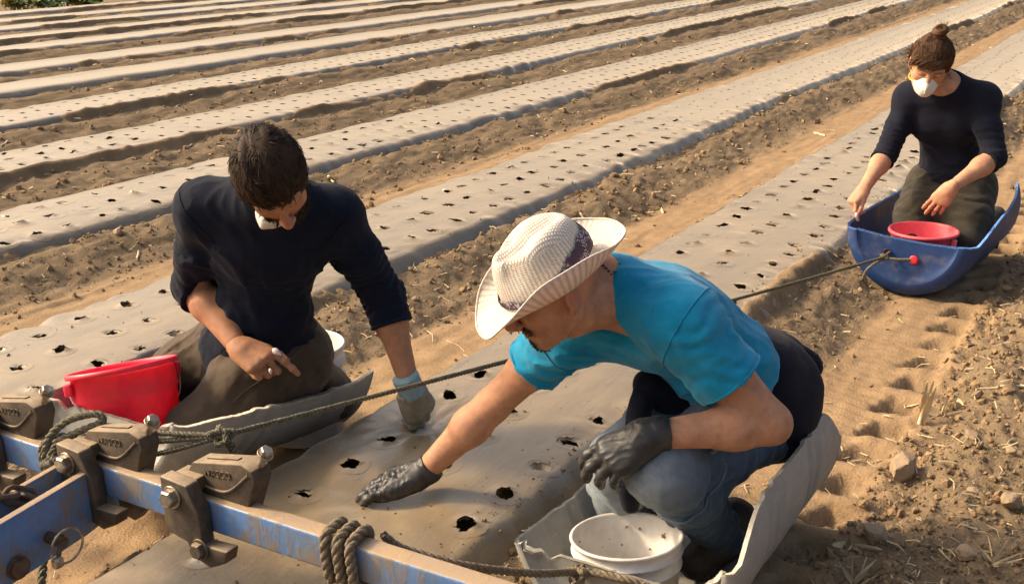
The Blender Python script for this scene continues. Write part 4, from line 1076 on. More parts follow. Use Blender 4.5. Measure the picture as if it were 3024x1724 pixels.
NAVY_A = cloth_mat('navy_wool', (0.0062, 0.0092, 0.0210), 500, sheen=0.04); NAVY_W = cloth_mat('navy_cotton', (0.0085, 0.0098, 0.0205), 800, sheen=0.04); NAVY_K = cloth_mat('navy_knit', (0.0075, 0.0080, 0.0160), 420, sheen=0.05)
TEAL = cloth_mat('turquoise_cotton', (0.004, 0.275, 0.480), 900, dust=(0.09, 0.27, 0.36), damt=0.4, sheen=0.2)
BROWN = cloth_mat('brown_canvas', (0.078, 0.055, 0.034), 600, dust=(0.17, 0.125, 0.08), damt=0.45); OLIVE = cloth_mat('dark_olive_canvas', (0.040, 0.034, 0.023), 600, dust=(0.12, 0.09, 0.06), damt=0.5)
DENIM = cloth_mat('worn_denim', (0.034, 0.064, 0.112), 900, dust=(0.15, 0.15, 0.12), damt=0.25, fade=(0.36, 0.41, 0.43))
LATEX = simple_mat('black_latex', (0.017, 0.018, 0.020), 0.50, var=0.3, scale=25, bump=0.3, bdist=0.002, dirt=(0.11, 0.085, 0.06), dirt_scale=22, dirt_amt=0.25)
GLOVE = simple_mat('dusty_work_glove', (0.30, 0.29, 0.23), 0.85, var=0.25, scale=40, dirt=(0.24, 0.19, 0.12), dirt_scale=18, dirt_amt=0.6); GCUFF = simple_mat('pale_teal_knit_cuff', (0.22, 0.33, 0.36), 0.9, var=0.2, scale=120, bump=0.4)
BOOT = simple_mat('scuffed_leather', (0.075, 0.056, 0.036), 0.8, var=0.3, scale=40, dirt=(0.2, 0.145, 0.085), dirt_scale=14, dirt_amt=0.6); SOLE = simple_mat('black_rubber', (0.028, 0.026, 0.024), 0.8, dirt=(0.15, 0.11, 0.07), dirt_amt=0.4)
HAIR_A = hair_mat('dark_brown_hair', (0.034, 0.020, 0.012)); HAIR_W = hair_mat('brown_hair', (0.085, 0.044, 0.023))
MASKW = simple_mat('white_respirator', (0.72, 0.69, 0.62), 0.85, var=0.06, scale=60, bump=0.15); STRAP = simple_mat('yellow_elastic', (0.80, 0.50, 0.04), 0.7, var=0.1)
GARLIC = simple_mat('garlic_skin', (0.68, 0.56, 0.50), 0.55, var=0.15, scale=60, dirt=(0.42, 0.22, 0.30), dirt_scale=30, dirt_amt=0.5)

def npd(**k): return {a: np.array(b, float) for a, b in k.items()}

def cup_mask(c, f, u, w=0.056, h=0.050, dp=0.040, flange=0.006):
    """moulded cup respirator in a face frame"""
    f = nrm(f); u = nrm(np.asarray(u)-f*np.dot(u, f)); r = np.cross(f, u); a = np.linspace(0, 2*math.pi, 48, endpoint=False); rows = []
    for t in (1.10, 1.02, 1.0, 0.94, 0.84, 0.70, 0.54, 0.36, 0.18, 0.02):
        dep = dp*(1-min(t, 1)**2.6)**0.75-(0.004 if t > 1 else 0)-0.030*(np.abs(np.cos(a))*min(t, 1.1))**2.2
        nose = 0.012*np.exp(-((a-math.pi/2)/0.45)**2)*t
        x = w*t*np.cos(a)*(1-0.18*np.clip(np.sin(a), 0, 1)); z = h*t*np.sin(a)
        rows.append(c+np.outer(x, r)+np.outer(z, u)+np.outer(dep+nose, f))
    G = np.array(rows); V = G.reshape(-1, 3); F = [grid_faces(len(rows), 48, False, True), (np.arange(48)+(len(rows)-1)*48)[None]]
    return V, F

def clove(loc, axis, s=0.013, label='', base=None):
    V, F = lathe([(0.001, -1.25), (0.35, -1.1), (0.72, -0.6), (0.82, 0.0), (0.66, 0.6), (0.30, 1.15), (0.10, 1.6), (0.02, 1.7)], 14); V = V*s
    V[:, 0] *= 0.85; me = mesh_np('clove', V, F); me.transform(Vector(axis).to_track_quat('Z', 'Y').to_matrix().to_4x4())
    o = put('garlic_clove', me, GARLIC, label=label, cat='garlic'); o.location = loc; return o

def boot(toe, heel, up, J_an, parent, mat=BOOT, w=0.040, name='boot'):
    toe, heel, up = (np.asarray(q, float) for q in (toe, heel, up)); d = nrm(toe-heel); up = nrm(up-d*np.dot(up, d)); s_ = np.cross(d, up); f = Field(); L = np.linalg.norm(toe-heel)
    f.cone(heel+up*0.035, heel+d*L*0.5+up*0.035, w*0.95, w*1.0, 0.03).cone(heel+d*L*0.5+up*0.032, toe-d*0.02+up*0.028, w, w*0.85, 0.03).cone(heel+up*0.05+d*0.03, J_an, w*1.0, w*1.05, 0.03)
    V, F = mesh_field(f, 0.006, folds(0.003, (40, 40, 40), 5)); b = part(name, mesh_np(name, V, F), mat, parent)
    g = Field(); 
    for k in range(9):
        q = heel+d*(L*(k+0.5)/9-0.01); g.cone(q-s_*w*0.72, q+s_*w*0.72, 0.011, 0.011, 0.004)
    g.cone(heel+up*0.012, toe-d*0.02+up*0.012, w*0.55, w*0.5, 0.02)
    V, F = mesh_field(g, 0.005); part('sole', mesh_np('sole', V, F), SOLE, b); return b

def person_mesh(parent, pieces, mat, attrs=None):
    """pieces: list of (V,F) -> one mesh"""
    V, F = merge([(v, [f]) for v, f in pieces]); me = mesh_np('body', V, F)
    at = {'redden': np.zeros(len(V)), 'hairy': np.zeros(len(V)), 'soiled': np.zeros(len(V))}
    if attrs:
        for k, v in attrs(V).items(): at[k] = v
    for k, v in at.items(): set_attr(me, k, np.clip(v, 0, 1))
    return part('body', me, mat, parent)

def hair_cap(hc, P, M, z, grow=0.014, face_cut=True, seed=1, amp=0.006, low=-0.035):
    f = Field(); f.ell(P(0, -0.014, 0.032), np.array([0.076, 0.094, 0.084])*z+grow, M, 0.02); f.ell(P(0, -0.050, -0.015), np.array([0.064, 0.055, 0.060])*z+grow*0.6, M, 0.03)
    if face_cut:
        f.ell(P(0, 0.105, -0.040), np.array([0.078, 0.068, 0.095])*z, M, 0.012, True)
        for s in (-1, 1): f.ell(P(s*0.090, 0.004, -0.030), np.array([0.030, 0.034, 0.050])*z, M, 0.01, True)
    def dsp(X, Y, Z):
        d = np.stack([X, Y, Z], -1)-hc; a = d@M[0]; b = d@M[1]; c_ = d@M[2]; ang = np.arctan2(a, c_+0.02)
        return -amp*(2*noise3(ang*7, b*9, c_*9, seed)+1.2*noise3(ang*16, b*14, a*14, seed+1))
    return mesh_field(f, 0.0045, dsp, [(P(0, 0, low), -M[2]+0.25*M[1])], smooth=1)

def pick(V, F, n, r):
    """random points on a mesh with normals"""
    a, b, c = V[F[:, 0]], V[F[:, 1]], V[F[:, 2]]; N = np.cross(b-a, c-a); N /= np.linalg.norm(N, axis=1)[:, None]+1e-12
    i = r.integers(0, len(F), n); t = r.random((n, 1)); return a[i]*(1-t)+c[i]*t, N[i]

# ================================================================== the man kneeling in the grey sled
def man_left():
    J = npd(pelvis=(-2.190, 2.245, 0.335), spine=(-2.139, 2.206, 0.491), chest=(-2.068, 2.170, 0.680), neck=(-1.992, 2.112, 0.845), head=(-1.889, 2.022, 0.918),
            shR=(-2.168, 2.062, 0.806), shL=(-1.908, 2.262, 0.770), elR=(-2.300, 2.115, 0.556), wrR=(-2.088, 2.050, 0.438), haR=(-2.003, 2.049, 0.425),
            elL=(-1.862, 2.395, 0.518), wrL=(-1.752, 2.351, 0.277), haL=(-1.732, 2.378, 0.187), hipR=(-2.29, 2.225, 0.330), hipL=(-2.115, 2.27, 0.320),
            knR=(-2.48, 2.07, 0.215), knL=(-2.165, 1.945, 0.215), anR=(-2.36, 2.33, 0.10), anL=(-2.175, 2.30, 0.135))
    T = thing('person', (-2.2, 2.2, 0.012), 'dark-haired man in navy sweater and brown trousers kneeling in a grey sled', 'person')
    tor, X = torso_field(J, 0.95, 1.0)
    f0 = nrm(0.32*CR-0.91*CU+0.24*CB); u0 = 0.24*CU+0.97*CB-0.05*CR
    hf, P, M = head_field(J['head'], f0, u0, 1.0, 1.12, 1.0, J['neck'])
    armR, armL = arm_field(J, 'R'), arm_field(J, 'L')
    hd = nrm(J['haR']-J['wrR']); hR, tips, lat = hand_field(J['wrR'], hd-0.10*CU, 0.72*CB+0.62*CU-0.15*CR, True,
        [(0.42, 0.30, 0.15), (1.05, 1.35, 0.7), (1.2, 1.4, 0.8), (1.25, 1.4, 0.8)], 1.06, 0.3, ((0.62, 0.95), 0.55, 0.25))
    body = Field().add(tor).add(armR).add(armL).add(leg_field(J, 'R')).add(leg_field(J, 'L')).cone(J['neck'], J['head']-M[2]*0.05-M[1]*0.03, 0.060, 0.055, 0.03)
    dR = nrm(J['wrR']-J['elR']); dL = nrm(J['wrL']-J['elL'])
    nk = J['neck']*0.35+J['head']*0.65
    b0 = mesh_field(body, 0.0076, None, [(J['wrR']-dR*0.004, dR, 0.10), (J['wrL']+dL*0.02, dL, 0.10)])
    b1 = mesh_field(hf, 0.0034); b2 = mesh_field(Field().add(hR).cone(J['elR']*0.2+J['wrR']*0.8, J['wrR'], 0.0300, 0.0262, 0.01), 0.0026, None, [(J['wrR']-dR*0.012, -dR)])
    def at(V):
        q = (V-J['head'])@M.T; ear = np.exp(-((np.abs(q[:, 0])-0.082)/0.014)**2-(q[:, 1]+0.012)**2/0.0008-q[:, 2]**2/0.0014)*0.75
        nose = 0.35*np.exp(-((q[:, 1]-0.112)/0.02)**2-(q[:, 0]/0.02)**2-((q[:, 2]+0.02)/0.03)**2)
        beard = sstep(-0.028, -0.048, q[:, 2])*sstep(0.0, 0.02, q[:, 1])*sstep(-0.14, -0.12, q[:, 2])*0.85
        soil = np.exp(-(np.linalg.norm(V-J['haR']-hd*0.03, axis=1)/0.06)**2)*0.7
        return dict(redden=np.maximum(ear, nose), hairy=beard, soiled=soil)
    person_mesh(T, [b0, b1, b2], SKIN_A, at)
    # sweater
    eR = J['elR']*0.86+J['wrR']*0.14; eL = J['elL']*0.70+J['wrL']*0.30
    sw = Field().add(tor, 0.011).ell(J['pelvis']+X['up']*0.03, (0.180, 0.150, 0.10), X['Ml'], 0.05); g = 0.013
    for s, e in (('R', eR), ('L', eL)):
        sh, el = J['sh'+s], J['el'+s]; m = sh*0.5+el*0.5
        sw.cone(sh, m, 0.047+g, 0.046+g*1.1, 0.04).cone(m, el, 0.049+g, 0.043+g, 0.02).cone(el, e, 0.044+g, 0.043+g, 0.015)
    sw.cone(J['neck'], J['neck']+X['ch']*0.05+X['fs']*0.01, 0.068, 0.062, 0.03)
    dn = nrm(J['wrR']-J['elR']); dl = nrm(J['wrL']-J['elL'])
    dsp = addf(folds(0.0018, (7, 7, 15), 4, 0.0008), crease(J['chest']+X['fs']*0.1, 0.40, X['rs']*0.5+X['up'], 0.0045, 34, 11), crease(J['shR']-X['ch']*0.08+X['fs']*0.06, 0.12, X['rs']+0.5*X['ch'], 0.008, 26, 1), crease(J['shL']-X['ch']*0.08+X['fs']*0.06, 0.12, X['rs']-0.5*X['ch'], 0.009, 26, 2), crease(J['spine']+X['fwd']*0.08, 0.17, X['rs']+0.15*X['up'], 0.010, 24, 3), crease(J['pelvis']+X['fwd']*0.1+X['up']*0.06, 0.16, X['rs'], 0.008, 28, 4), crease(J['elR'], 0.08, np.cross(J['elR']-J['shR'], CB), 0.008, 36, 5), ring_folds(J['shR'], J['elR'], 0.0030, 34, 1, 0.45, 1.1), ring_folds(J['shL'], J['elL'], 0.0034, 34, 2, 0.4, 1.0), ring_folds(J['elL'], J['wrL'], 0.004, 40, 3, -0.1, 0.32))
    V, F = mesh_field(sw, 0.0056, dsp, [(J['pelvis']+X['up']*0.005, -X['up']+0.10*CR), (eL+dl*0.004, dl, 0.10), (eR+dn*0.004, dn, 0.075), (J['neck']+X['ch']*0.055, X['ch'], 0.13)])
    so = part('sweater', mesh_np('sweater', V, F), NAVY_A, T)
    part('hem', mesh_np('hem', *tube(section_ring(V, J['pelvis']+X['up']*0.020, X['up']-0.10*CR, 0.30, 72, 0.008), 0.0050, 8, True)), NAVY_A, so)
    for s_ in 'RL':
        d_ = nrm(nrm(J['el'+s_]-J['sh'+s_])*0.75-X['rs']*(0.6 if s_ == 'L' else -0.6)); part('sleeve_seam', mesh_np('seam', *tube(section_ring(V, J['sh'+s_]+d_*0.005, d_, 0.12, 48, 0.007, 0.0004), 0.0017, 6, True)), NAVY_A, so)
    for e, d_, rr in ((eR, dn, 0.0565), (eL, dl, 0.055)):      # cuffs
        a = np.linspace(0, 2*math.pi, 40, endpoint=False); u = nrm(np.cross(d_, CB)); w = np.cross(d_, u)
        ring = e+np.outer(np.cos(a)*rr, u)+np.outer(np.sin(a)*rr, w); part('cuff', mesh_np('cuff', *tube(ring+d_*0.002, 0.0058, 8, True)), NAVY_A, so)
    # trousers
    tr = Field().add(leg_field(J, 'R', 1.06, 0.014)).add(leg_field(J, 'L', 1.06, 0.014)).ell(J['pelvis'], (0.172, 0.142, 0.125), X['Ml'], 0.06)
    gp = (J['knR']+J['knL'])/2; tr.cone(J['pelvis']+X['fwd']*0.17-X['up']*0.10, gp+np.array([0.03, -0.06, 0.02]), 0.022, 0.075, 0.04, True)
    cr = J['pelvis']+X['fwd']*0.10-X['up']*0.06
    dsp = addf(folds(0.0028, (8, 8, 8), 14, 0.0012), crease(J['knL'], 0.45, J['hipL']-J['knL'], 0.005, 32, 12), crease(cr, 0.15, nrm(J['knL']-J['hipL'])+0.5*X['rs'], 0.012, 26, 1), crease(J['hipL']*0.5+J['knL']*0.5+CB*0.05, 0.15, J['knL']-J['hipL']+0.15*CR, 0.009, 24, 2), crease(J['hipR']*0.5+J['knR']*0.5+CB*0.05, 0.15, J['knR']-J['hipR'], 0.009, 24, 3), crease(J['hipL']+CR*0.06, 0.10, CU+0.4*CR, 0.009, 28, 4), ring_folds(J['hipL'], J['knL'], 0.0045, 22, 6, 0.0, 0.5), ring_folds(J['hipR'], J['knR'], 0.0040, 22, 7, 0.0, 0.5), ring_folds(J['knL'], J['anL'], 0.005, 24, 8, 0.1, 0.9))
    V, F = mesh_field(tr, 0.006, dsp, [(J['anL'], J['anL']-J['knL'], 0.1), (J['anR'], J['anR']-J['knR'], 0.1)])
    tro = part('trousers', mesh_np('trousers', V, F), BROWN, T)
    # outseam over the near thigh
    kd = nrm(J['knL']-J['hipL']); sd = nrm(0.75*CR+0.62*CU-kd*np.dot(0.75*CR+0.62*CU, kd)); pts = []
    for t in np.linspace(-0.05, 0.75, 10):
        q = J['hipL']*(1-t)+J['knL']*t; k = np.argmin(np.linalg.norm(np.cross(V-q, sd), axis=1)-((V-q)@sd > 0.04)*1.0); pts.append(V[k]+sd*0.0005)
    part('outseam', mesh_np('seam', *tube(smooth_path(pts, 30), 0.0026, 6)), BROWN, tro)
    # gloved hand pressing into the film
    gd = nrm(J['haL']-J['wrL']+np.array([0.0, 0.01, -0.02])); gl, _, _ = hand_field(J['wrL'], gd, 0.85*CB+0.25*CU+0.2*CR, False, [(0.55, 0.9, 0.4), (0.6, 1.0, 0.5), (0.65, 1.1, 0.5), (0.7, 1.1, 0.5)], 1.06, 0.2, ((0.35, 0.95), 0.6, 0.5), 0.0028)
    V, F = mesh_field(Field().add(gl), 0.003, folds(0.0016, (70, 70, 70), 3), [(J['wrL']+gd*0.010, -gd)])
    go = part('work_glove', mesh_np('glove', V, F), GLOVE, T)
    V, F = mesh_field(Field().cone(J['wrL']-gd*0.045, J['wrL']+gd*0.030, 0.0375, 0.0355, 0.01), 0.004, ring_folds(J['wrL']-gd*0.05, J['wrL']+gd*0.04, 0.0016, 120, 3), [(J['wrL']-gd*0.040, -gd), (J['wrL']+gd*0.026, gd)])
    part('cuff', mesh_np('glovecuff', V, F), GCUFF, go)
    # hair
    r = np.random.default_rng(11); V, F = hair_cap(J['head'], P, M, 1.0, 0.009, True, 3, 0.008); hc = part('hair', mesh_np('hair', V, F), HAIR_A, T)
    p, n = pick(V, F, 3600, r); q = (p-J['head'])@M.T; ok = q[:, 2] > -0.045; p, n, q = p[ok], n[ok], q[ok]
    crown = P(0.01, -0.045, 0.115); fl = p-crown; fl = fl-n*np.sum(fl*n, 1)[:, None]; fl /= np.linalg.norm(fl, axis=1)[:, None]+1e-9
    sw_ = np.stack([noise3(p[:, 0]*22, p[:, 1]*22, p[:, 2]*22, 40+k) for k in range(3)], -1)
    d = fl+sw_*1.6+r.normal(0, 0.06, p.shape); V, F = strand_ribbons(p-n*0.001, d, r.uniform(0.025, 0.055, len(p)), 0.0016, r, 0.45, None, 6, (P(0, -0.014, 0.032), M, np.array([0.087, 0.105, 0.095])), n)
    wp = np.array([P(0.03+r.normal(0, 0.02), -0.03+r.normal(0, 0.03), 0.125) for _ in range(26)]); V2, F2 = strand_ribbons(wp, M[0]*0.6+M[2]*0.5+r.normal(0, 0.5, (26, 3)), r.uniform(0.02, 0.04, 26), 0.0008, r, 0.9)
    V, F = merge([(V, F), (V2, F2)])
    tag(part('locks', mesh_np('locks', V, F), HAIR_A, hc), kind='stuff')
    p, n = b1[0][b1[1][:, 0]], None
    q = (p-J['head'])@M.T; sel = np.nonzero((q[:, 2] < -0.040) & (q[:, 2] > -0.105) & (q[:, 1] > 0.02))[0]; sel = r.choice(sel, 420)
    p = p[sel]; nn = p-P(0, 0.02, -0.05); nn /= np.linalg.norm(nn, axis=1)[:, None]
    V, F = strand_ribbons(p, nn*0.6-M[2]*0.6+r.normal(0, 0.3, p.shape), r.uniform(0.010, 0.020, len(p)), 0.0012, r, 0.4); tag(part('beard', mesh_np('beard', V, F), HAIR_A, T), kind='stuff')
    # respirator pulled down under the chin
    V, F = cup_mask(P(0.046, 0.040, -0.110), 0.50*M[1]-0.35*M[2]+0.80*M[0], M[2]+0.6*M[1], 0.056, 0.050, 0.040); mk = part('dust_mask', mesh_np('mask', V, F), MASKW, T)
    part('strap', mesh_np('strap', *tube(smooth_path([P(0.070, 0.030, -0.085), P(0.082, 0.0, -0.078), P(0.070, -0.05, -0.09)], 12), 0.0028, 6)), STRAP, mk)
    boot((-2.095, 2.330, 0.270), (-2.120, 2.42, 0.120), (0.75, 0.45, 0.3), J['anL']+np.array([0.0, 0.03, 0.02]), T, BOOT, 0.050)
    boot((-2.37, 2.40, 0.02), (-2.36, 2.56, 0.11), (0, -0.6, 0.8), J['anR'], T)
    clove(J['haR']+hd*0.026+lat*0.026+CB*0.004+CU*0.004, hd+0.1*lat-0.35*CU, 0.0115, 'purplish garlic clove held under the kneeling man\'s thumb')
    clove(J['haR']+hd*0.040-lat*0.010+CB*0.012-CU*0.016, 0.2*CR-1.0*CU, 0.0065, 'small white garlic piece poking between the kneeling man\'s fingers')
man_left()
# ================================================================== the man in the straw hat
def straw_mat():
    m, nt, b = newmat('woven_straw'); t = NT(nt)
    wu = t.math('SINE', t.math('MULTIPLY', t.attr('wu'), 1.0)); wv = t.math('SINE', t.math('MULTIPLY', t.attr('wv'), 1.0))
    n = t.noise(t.coord(), 24, 5, 0.6); fi = t.noise(t.coord(), 160, 3)
    w = t.math('MULTIPLY', t.math('MULTIPLY', t.math('ADD', wu, 1.0), 0.5), t.math('MULTIPLY', t.math('ADD', wv, 1.0), 0.5))
    c = t.ramp(t.math('ADD', w, t.math('MULTIPLY', t.math('SUBTRACT', fi, 0.5), 0.5)), [(0.0, (0.44, 0.37, 0.31)), (0.30, (0.70, 0.63, 0.54)), (0.8, (0.84, 0.79, 0.71))])
    c = t.mix(t.ramp(n, [(0.5, 0.0), (0.75, 0.35)]), c, (0.46, 0.33, 0.24))
    t.l(c, b.inputs['Base Color']); b.inputs['Roughness'].default_value = 0.8; b.inputs['Specular IOR Level'].default_value = 0.25
    b.inputs['Subsurface Weight'].default_value = 0.05
    t.l(t.bump(t.math('ADD', w, t.math('MULTIPLY', fi, 0.4)), 0.5, 0.0022), b.inputs['Normal']); return m

def scarf_mat():
    m, nt, b = newmat('purple_print_scarf'); t = NT(nt); v = t.coord()
    vo = t.n('TexVoronoi', feature='DISTANCE_TO_EDGE'); vo.inputs['Scale'].default_value = 75; t.l(v, vo.inputs['Vector'])
    e = t.ramp(vo.outputs['Distance'], [(0.10, 0.0), (0.16, 1.0), (0.26, 1.0), (0.32, 0.0)]); n = t.noise(v, 40, 4)
    mm = t.math('MULTIPLY', e, t.ramp(t.noise(v, 30, 2), [(0.45, 0.0), (0.52, 0.85)]))
    c = t.mix(mm, t.ramp(n, [(0.3, (0.030, 0.016, 0.032)), (0.7, (0.065, 0.035, 0.060))]), (0.42, 0.36, 0.40))
    t.l(c, b.inputs['Base Color']); b.inputs['Roughness'].default_value = 0.85
    t.l(t.bump(t.noise(t.coord('Object', (1, 1, 1)), 60, 3), 0.4, 0.003), b.inputs['Normal']); return m

def straw_hat(T, c, f, u, z=1.0):
    f = nrm(f); u = nrm(np.asarray(u)-f*np.dot(u, f)); r = np.cross(f, u)
    n = 120; a = np.linspace(0, 2*math.pi, n, endpoint=False); ca, sa = np.cos(a), np.sin(a)        # a=0 is the right side, pi/2 the front
    rows = []; wv = []
    def brim(t):
        x = (0.098+0.076*t)*ca; y = (0.122+0.078*t)*sa
        side = np.abs(ca)**2.2; zz = 0.062*side*t**1.5-0.024*np.clip(sa, 0, 1)**3*t**1.5+0.022*np.clip(-sa, 0, 1)**2*t+0.0015*np.sin(a*9+1)*t
        x = x*(1-0.22*side*t**1.5); return np.stack([x, y, zz], -1)
    for t in np.linspace(1, 0, 20): rows.append(brim(t)); wv.append(0.10*(1-t))
    H = 0.100
    def crown(t, top=False):
        taper = 1.0-0.05*t-0.09*t**3
        x = 0.098*taper*ca; y = 0.122*taper*sa
        pinch = 1-0.30*np.exp(-((sa-0.75)/0.28)**2)*sstep(0.35, 1.0, np.array([t]))[0]*np.clip(np.abs(ca)*1.6, 0, 1)
        x = x*pinch; zz = np.full(n, H*t)+0.012*t*(-sa)*0-0.010*t*np.clip(sa, 0, 1); return np.stack([x, y, zz], -1)
    for t in np.linspace(0, 1, 18)[1:]: rows.append(crown(t)); wv.append(0.10+0.12*t)
    rim = rows[-1]
    for t in (0.985, 0.955, 0.91, 0.85, 0.76, 0.65, 0.52, 0.38, 0.24, 0.12, 0.02):
        p = rim.copy(); p[:, :2] *= t; q = 1-t
        dome = 0.030*(1-(1-min(1, q/0.30))**2)+0.004*q
        x, y = p[:, 0], p[:, 1]
        crease = 0.036*np.exp(-(x/0.024)**2)*sstep(0.10, 0.30, np.array([q]))[0]*(0.75+0.25*np.clip(y/0.09, -1, 1))
        dent = 0.026*np.exp(-(((np.abs(x)-0.052)/0.022)**2+((y-0.045)/0.036)**2))*sstep(0.08, 0.25, np.array([q]))[0]
        p[:, 2] = rim[:, 2]+dome-crease-dent; rows.append(p); wv.append(0.22+0.09*q)
    G = np.array(rows)*z; nr = len(G); L = G.reshape(-1, 3)
    V = c+L[:, :1]*r+L[:, 1:2]*f+L[:, 2:3]*u
    F = [grid_faces(nr, n, False, True), (np.arange(n)+(nr-1)*n)[None]]
    Nn = mesh_np('t', V, F); nv = np.zeros(len(V)*3, np.float32); Nn.vertices.foreach_get('normal', nv); nv = nv.reshape(-1, 3); bpy.data.meshes.remove(Nn)
    if (nv[25*n:37*n]*(V[25*n:37*n]-c)).sum() < 0: nv = -nv
    V2 = V-nv*0.0022; m_ = len(V); idx = np.arange(n); idx2 = (idx+1) % n
    Fa = [F[0], F[1], F[0][:, ::-1]+m_, np.stack([idx, idx2, idx2+m_, idx+m_], -1)]
    me = mesh_np('hat', np.concatenate([V, V2]), Fa)
    wu_ = np.tile(a*0+a, nr)*70; wv_ = np.repeat(np.array(wv), n)*2*math.pi/0.0052
    # square weave seen on the crown: use hat-plane coordinates there
    lx, ly, lz = L[:, 0], L[:, 1], L[:, 2]
    set_attr(me, 'wu', np.tile(np.where(np.repeat(np.arange(nr), n) > 36, lx*2*math.pi/0.0055, wu_), 2)); set_attr(me, 'wv', np.tile(np.where(np.repeat(np.arange(nr), n) > 36, ly*2*math.pi/0.0055, wv_), 2))
    ho = part('straw_hat', me, STRAW, T)
    # sewn brim edge
    e = G[0]; ring = c+e[:, :1]*r+e[:, 1:2]*f+e[:, 2:3]*u; mer = mesh_np('binding', *tube(ring, 0.0024, 8, True)); nv_ = len(mer.vertices)
    set_attr(mer, 'wu', np.arange(nv_)*2.0); set_attr(mer, 'wv', np.zeros(nv_)); part('brim_binding', mer, STRAW, ho)
    # scarf band, wide at the back, thin at the front
    rows = []
    for k, t in enumerate(np.linspace(0, 1, 7)):
        lift_ = 0.022*np.clip(-sa+0.35, 0, 1.2); wdt = 0.018+0.032*np.clip(-sa*0.9+0.45*np.abs(ca), 0, 1)+0.003*np.sin(a*13)
        zz = 0.006+lift_+wdt*t; tp = 1-0.05*zz/H-0.09*(zz/H)**3; bul = 1.035+0.025*math.sin(t*math.pi)+0.010*np.sin(t*22+a*3)*0.5
        rows.append(np.stack([0.098*tp*ca*bul, 0.122*tp*sa*bul, zz], -1))
    Gb = np.array(rows)*z; L2 = Gb.reshape(-1, 3); V = c+L2[:, :1]*r+L2[:, 1:2]*f+L2[:, 2:3]*u
    part('scarf_band', mesh_np('band', V, [grid_faces(7, n, False, True)]), SCARF, ho)
    return ho
STRAW = straw_mat(); SCARF = scarf_mat()
BEAD = simple_mat('dark_wood_bead', (0.060, 0.022, 0.015), 0.45, var=0.4, scale=90); PEND = simple_mat('pale_bead', (0.35, 0.36, 0.30), 0.4)

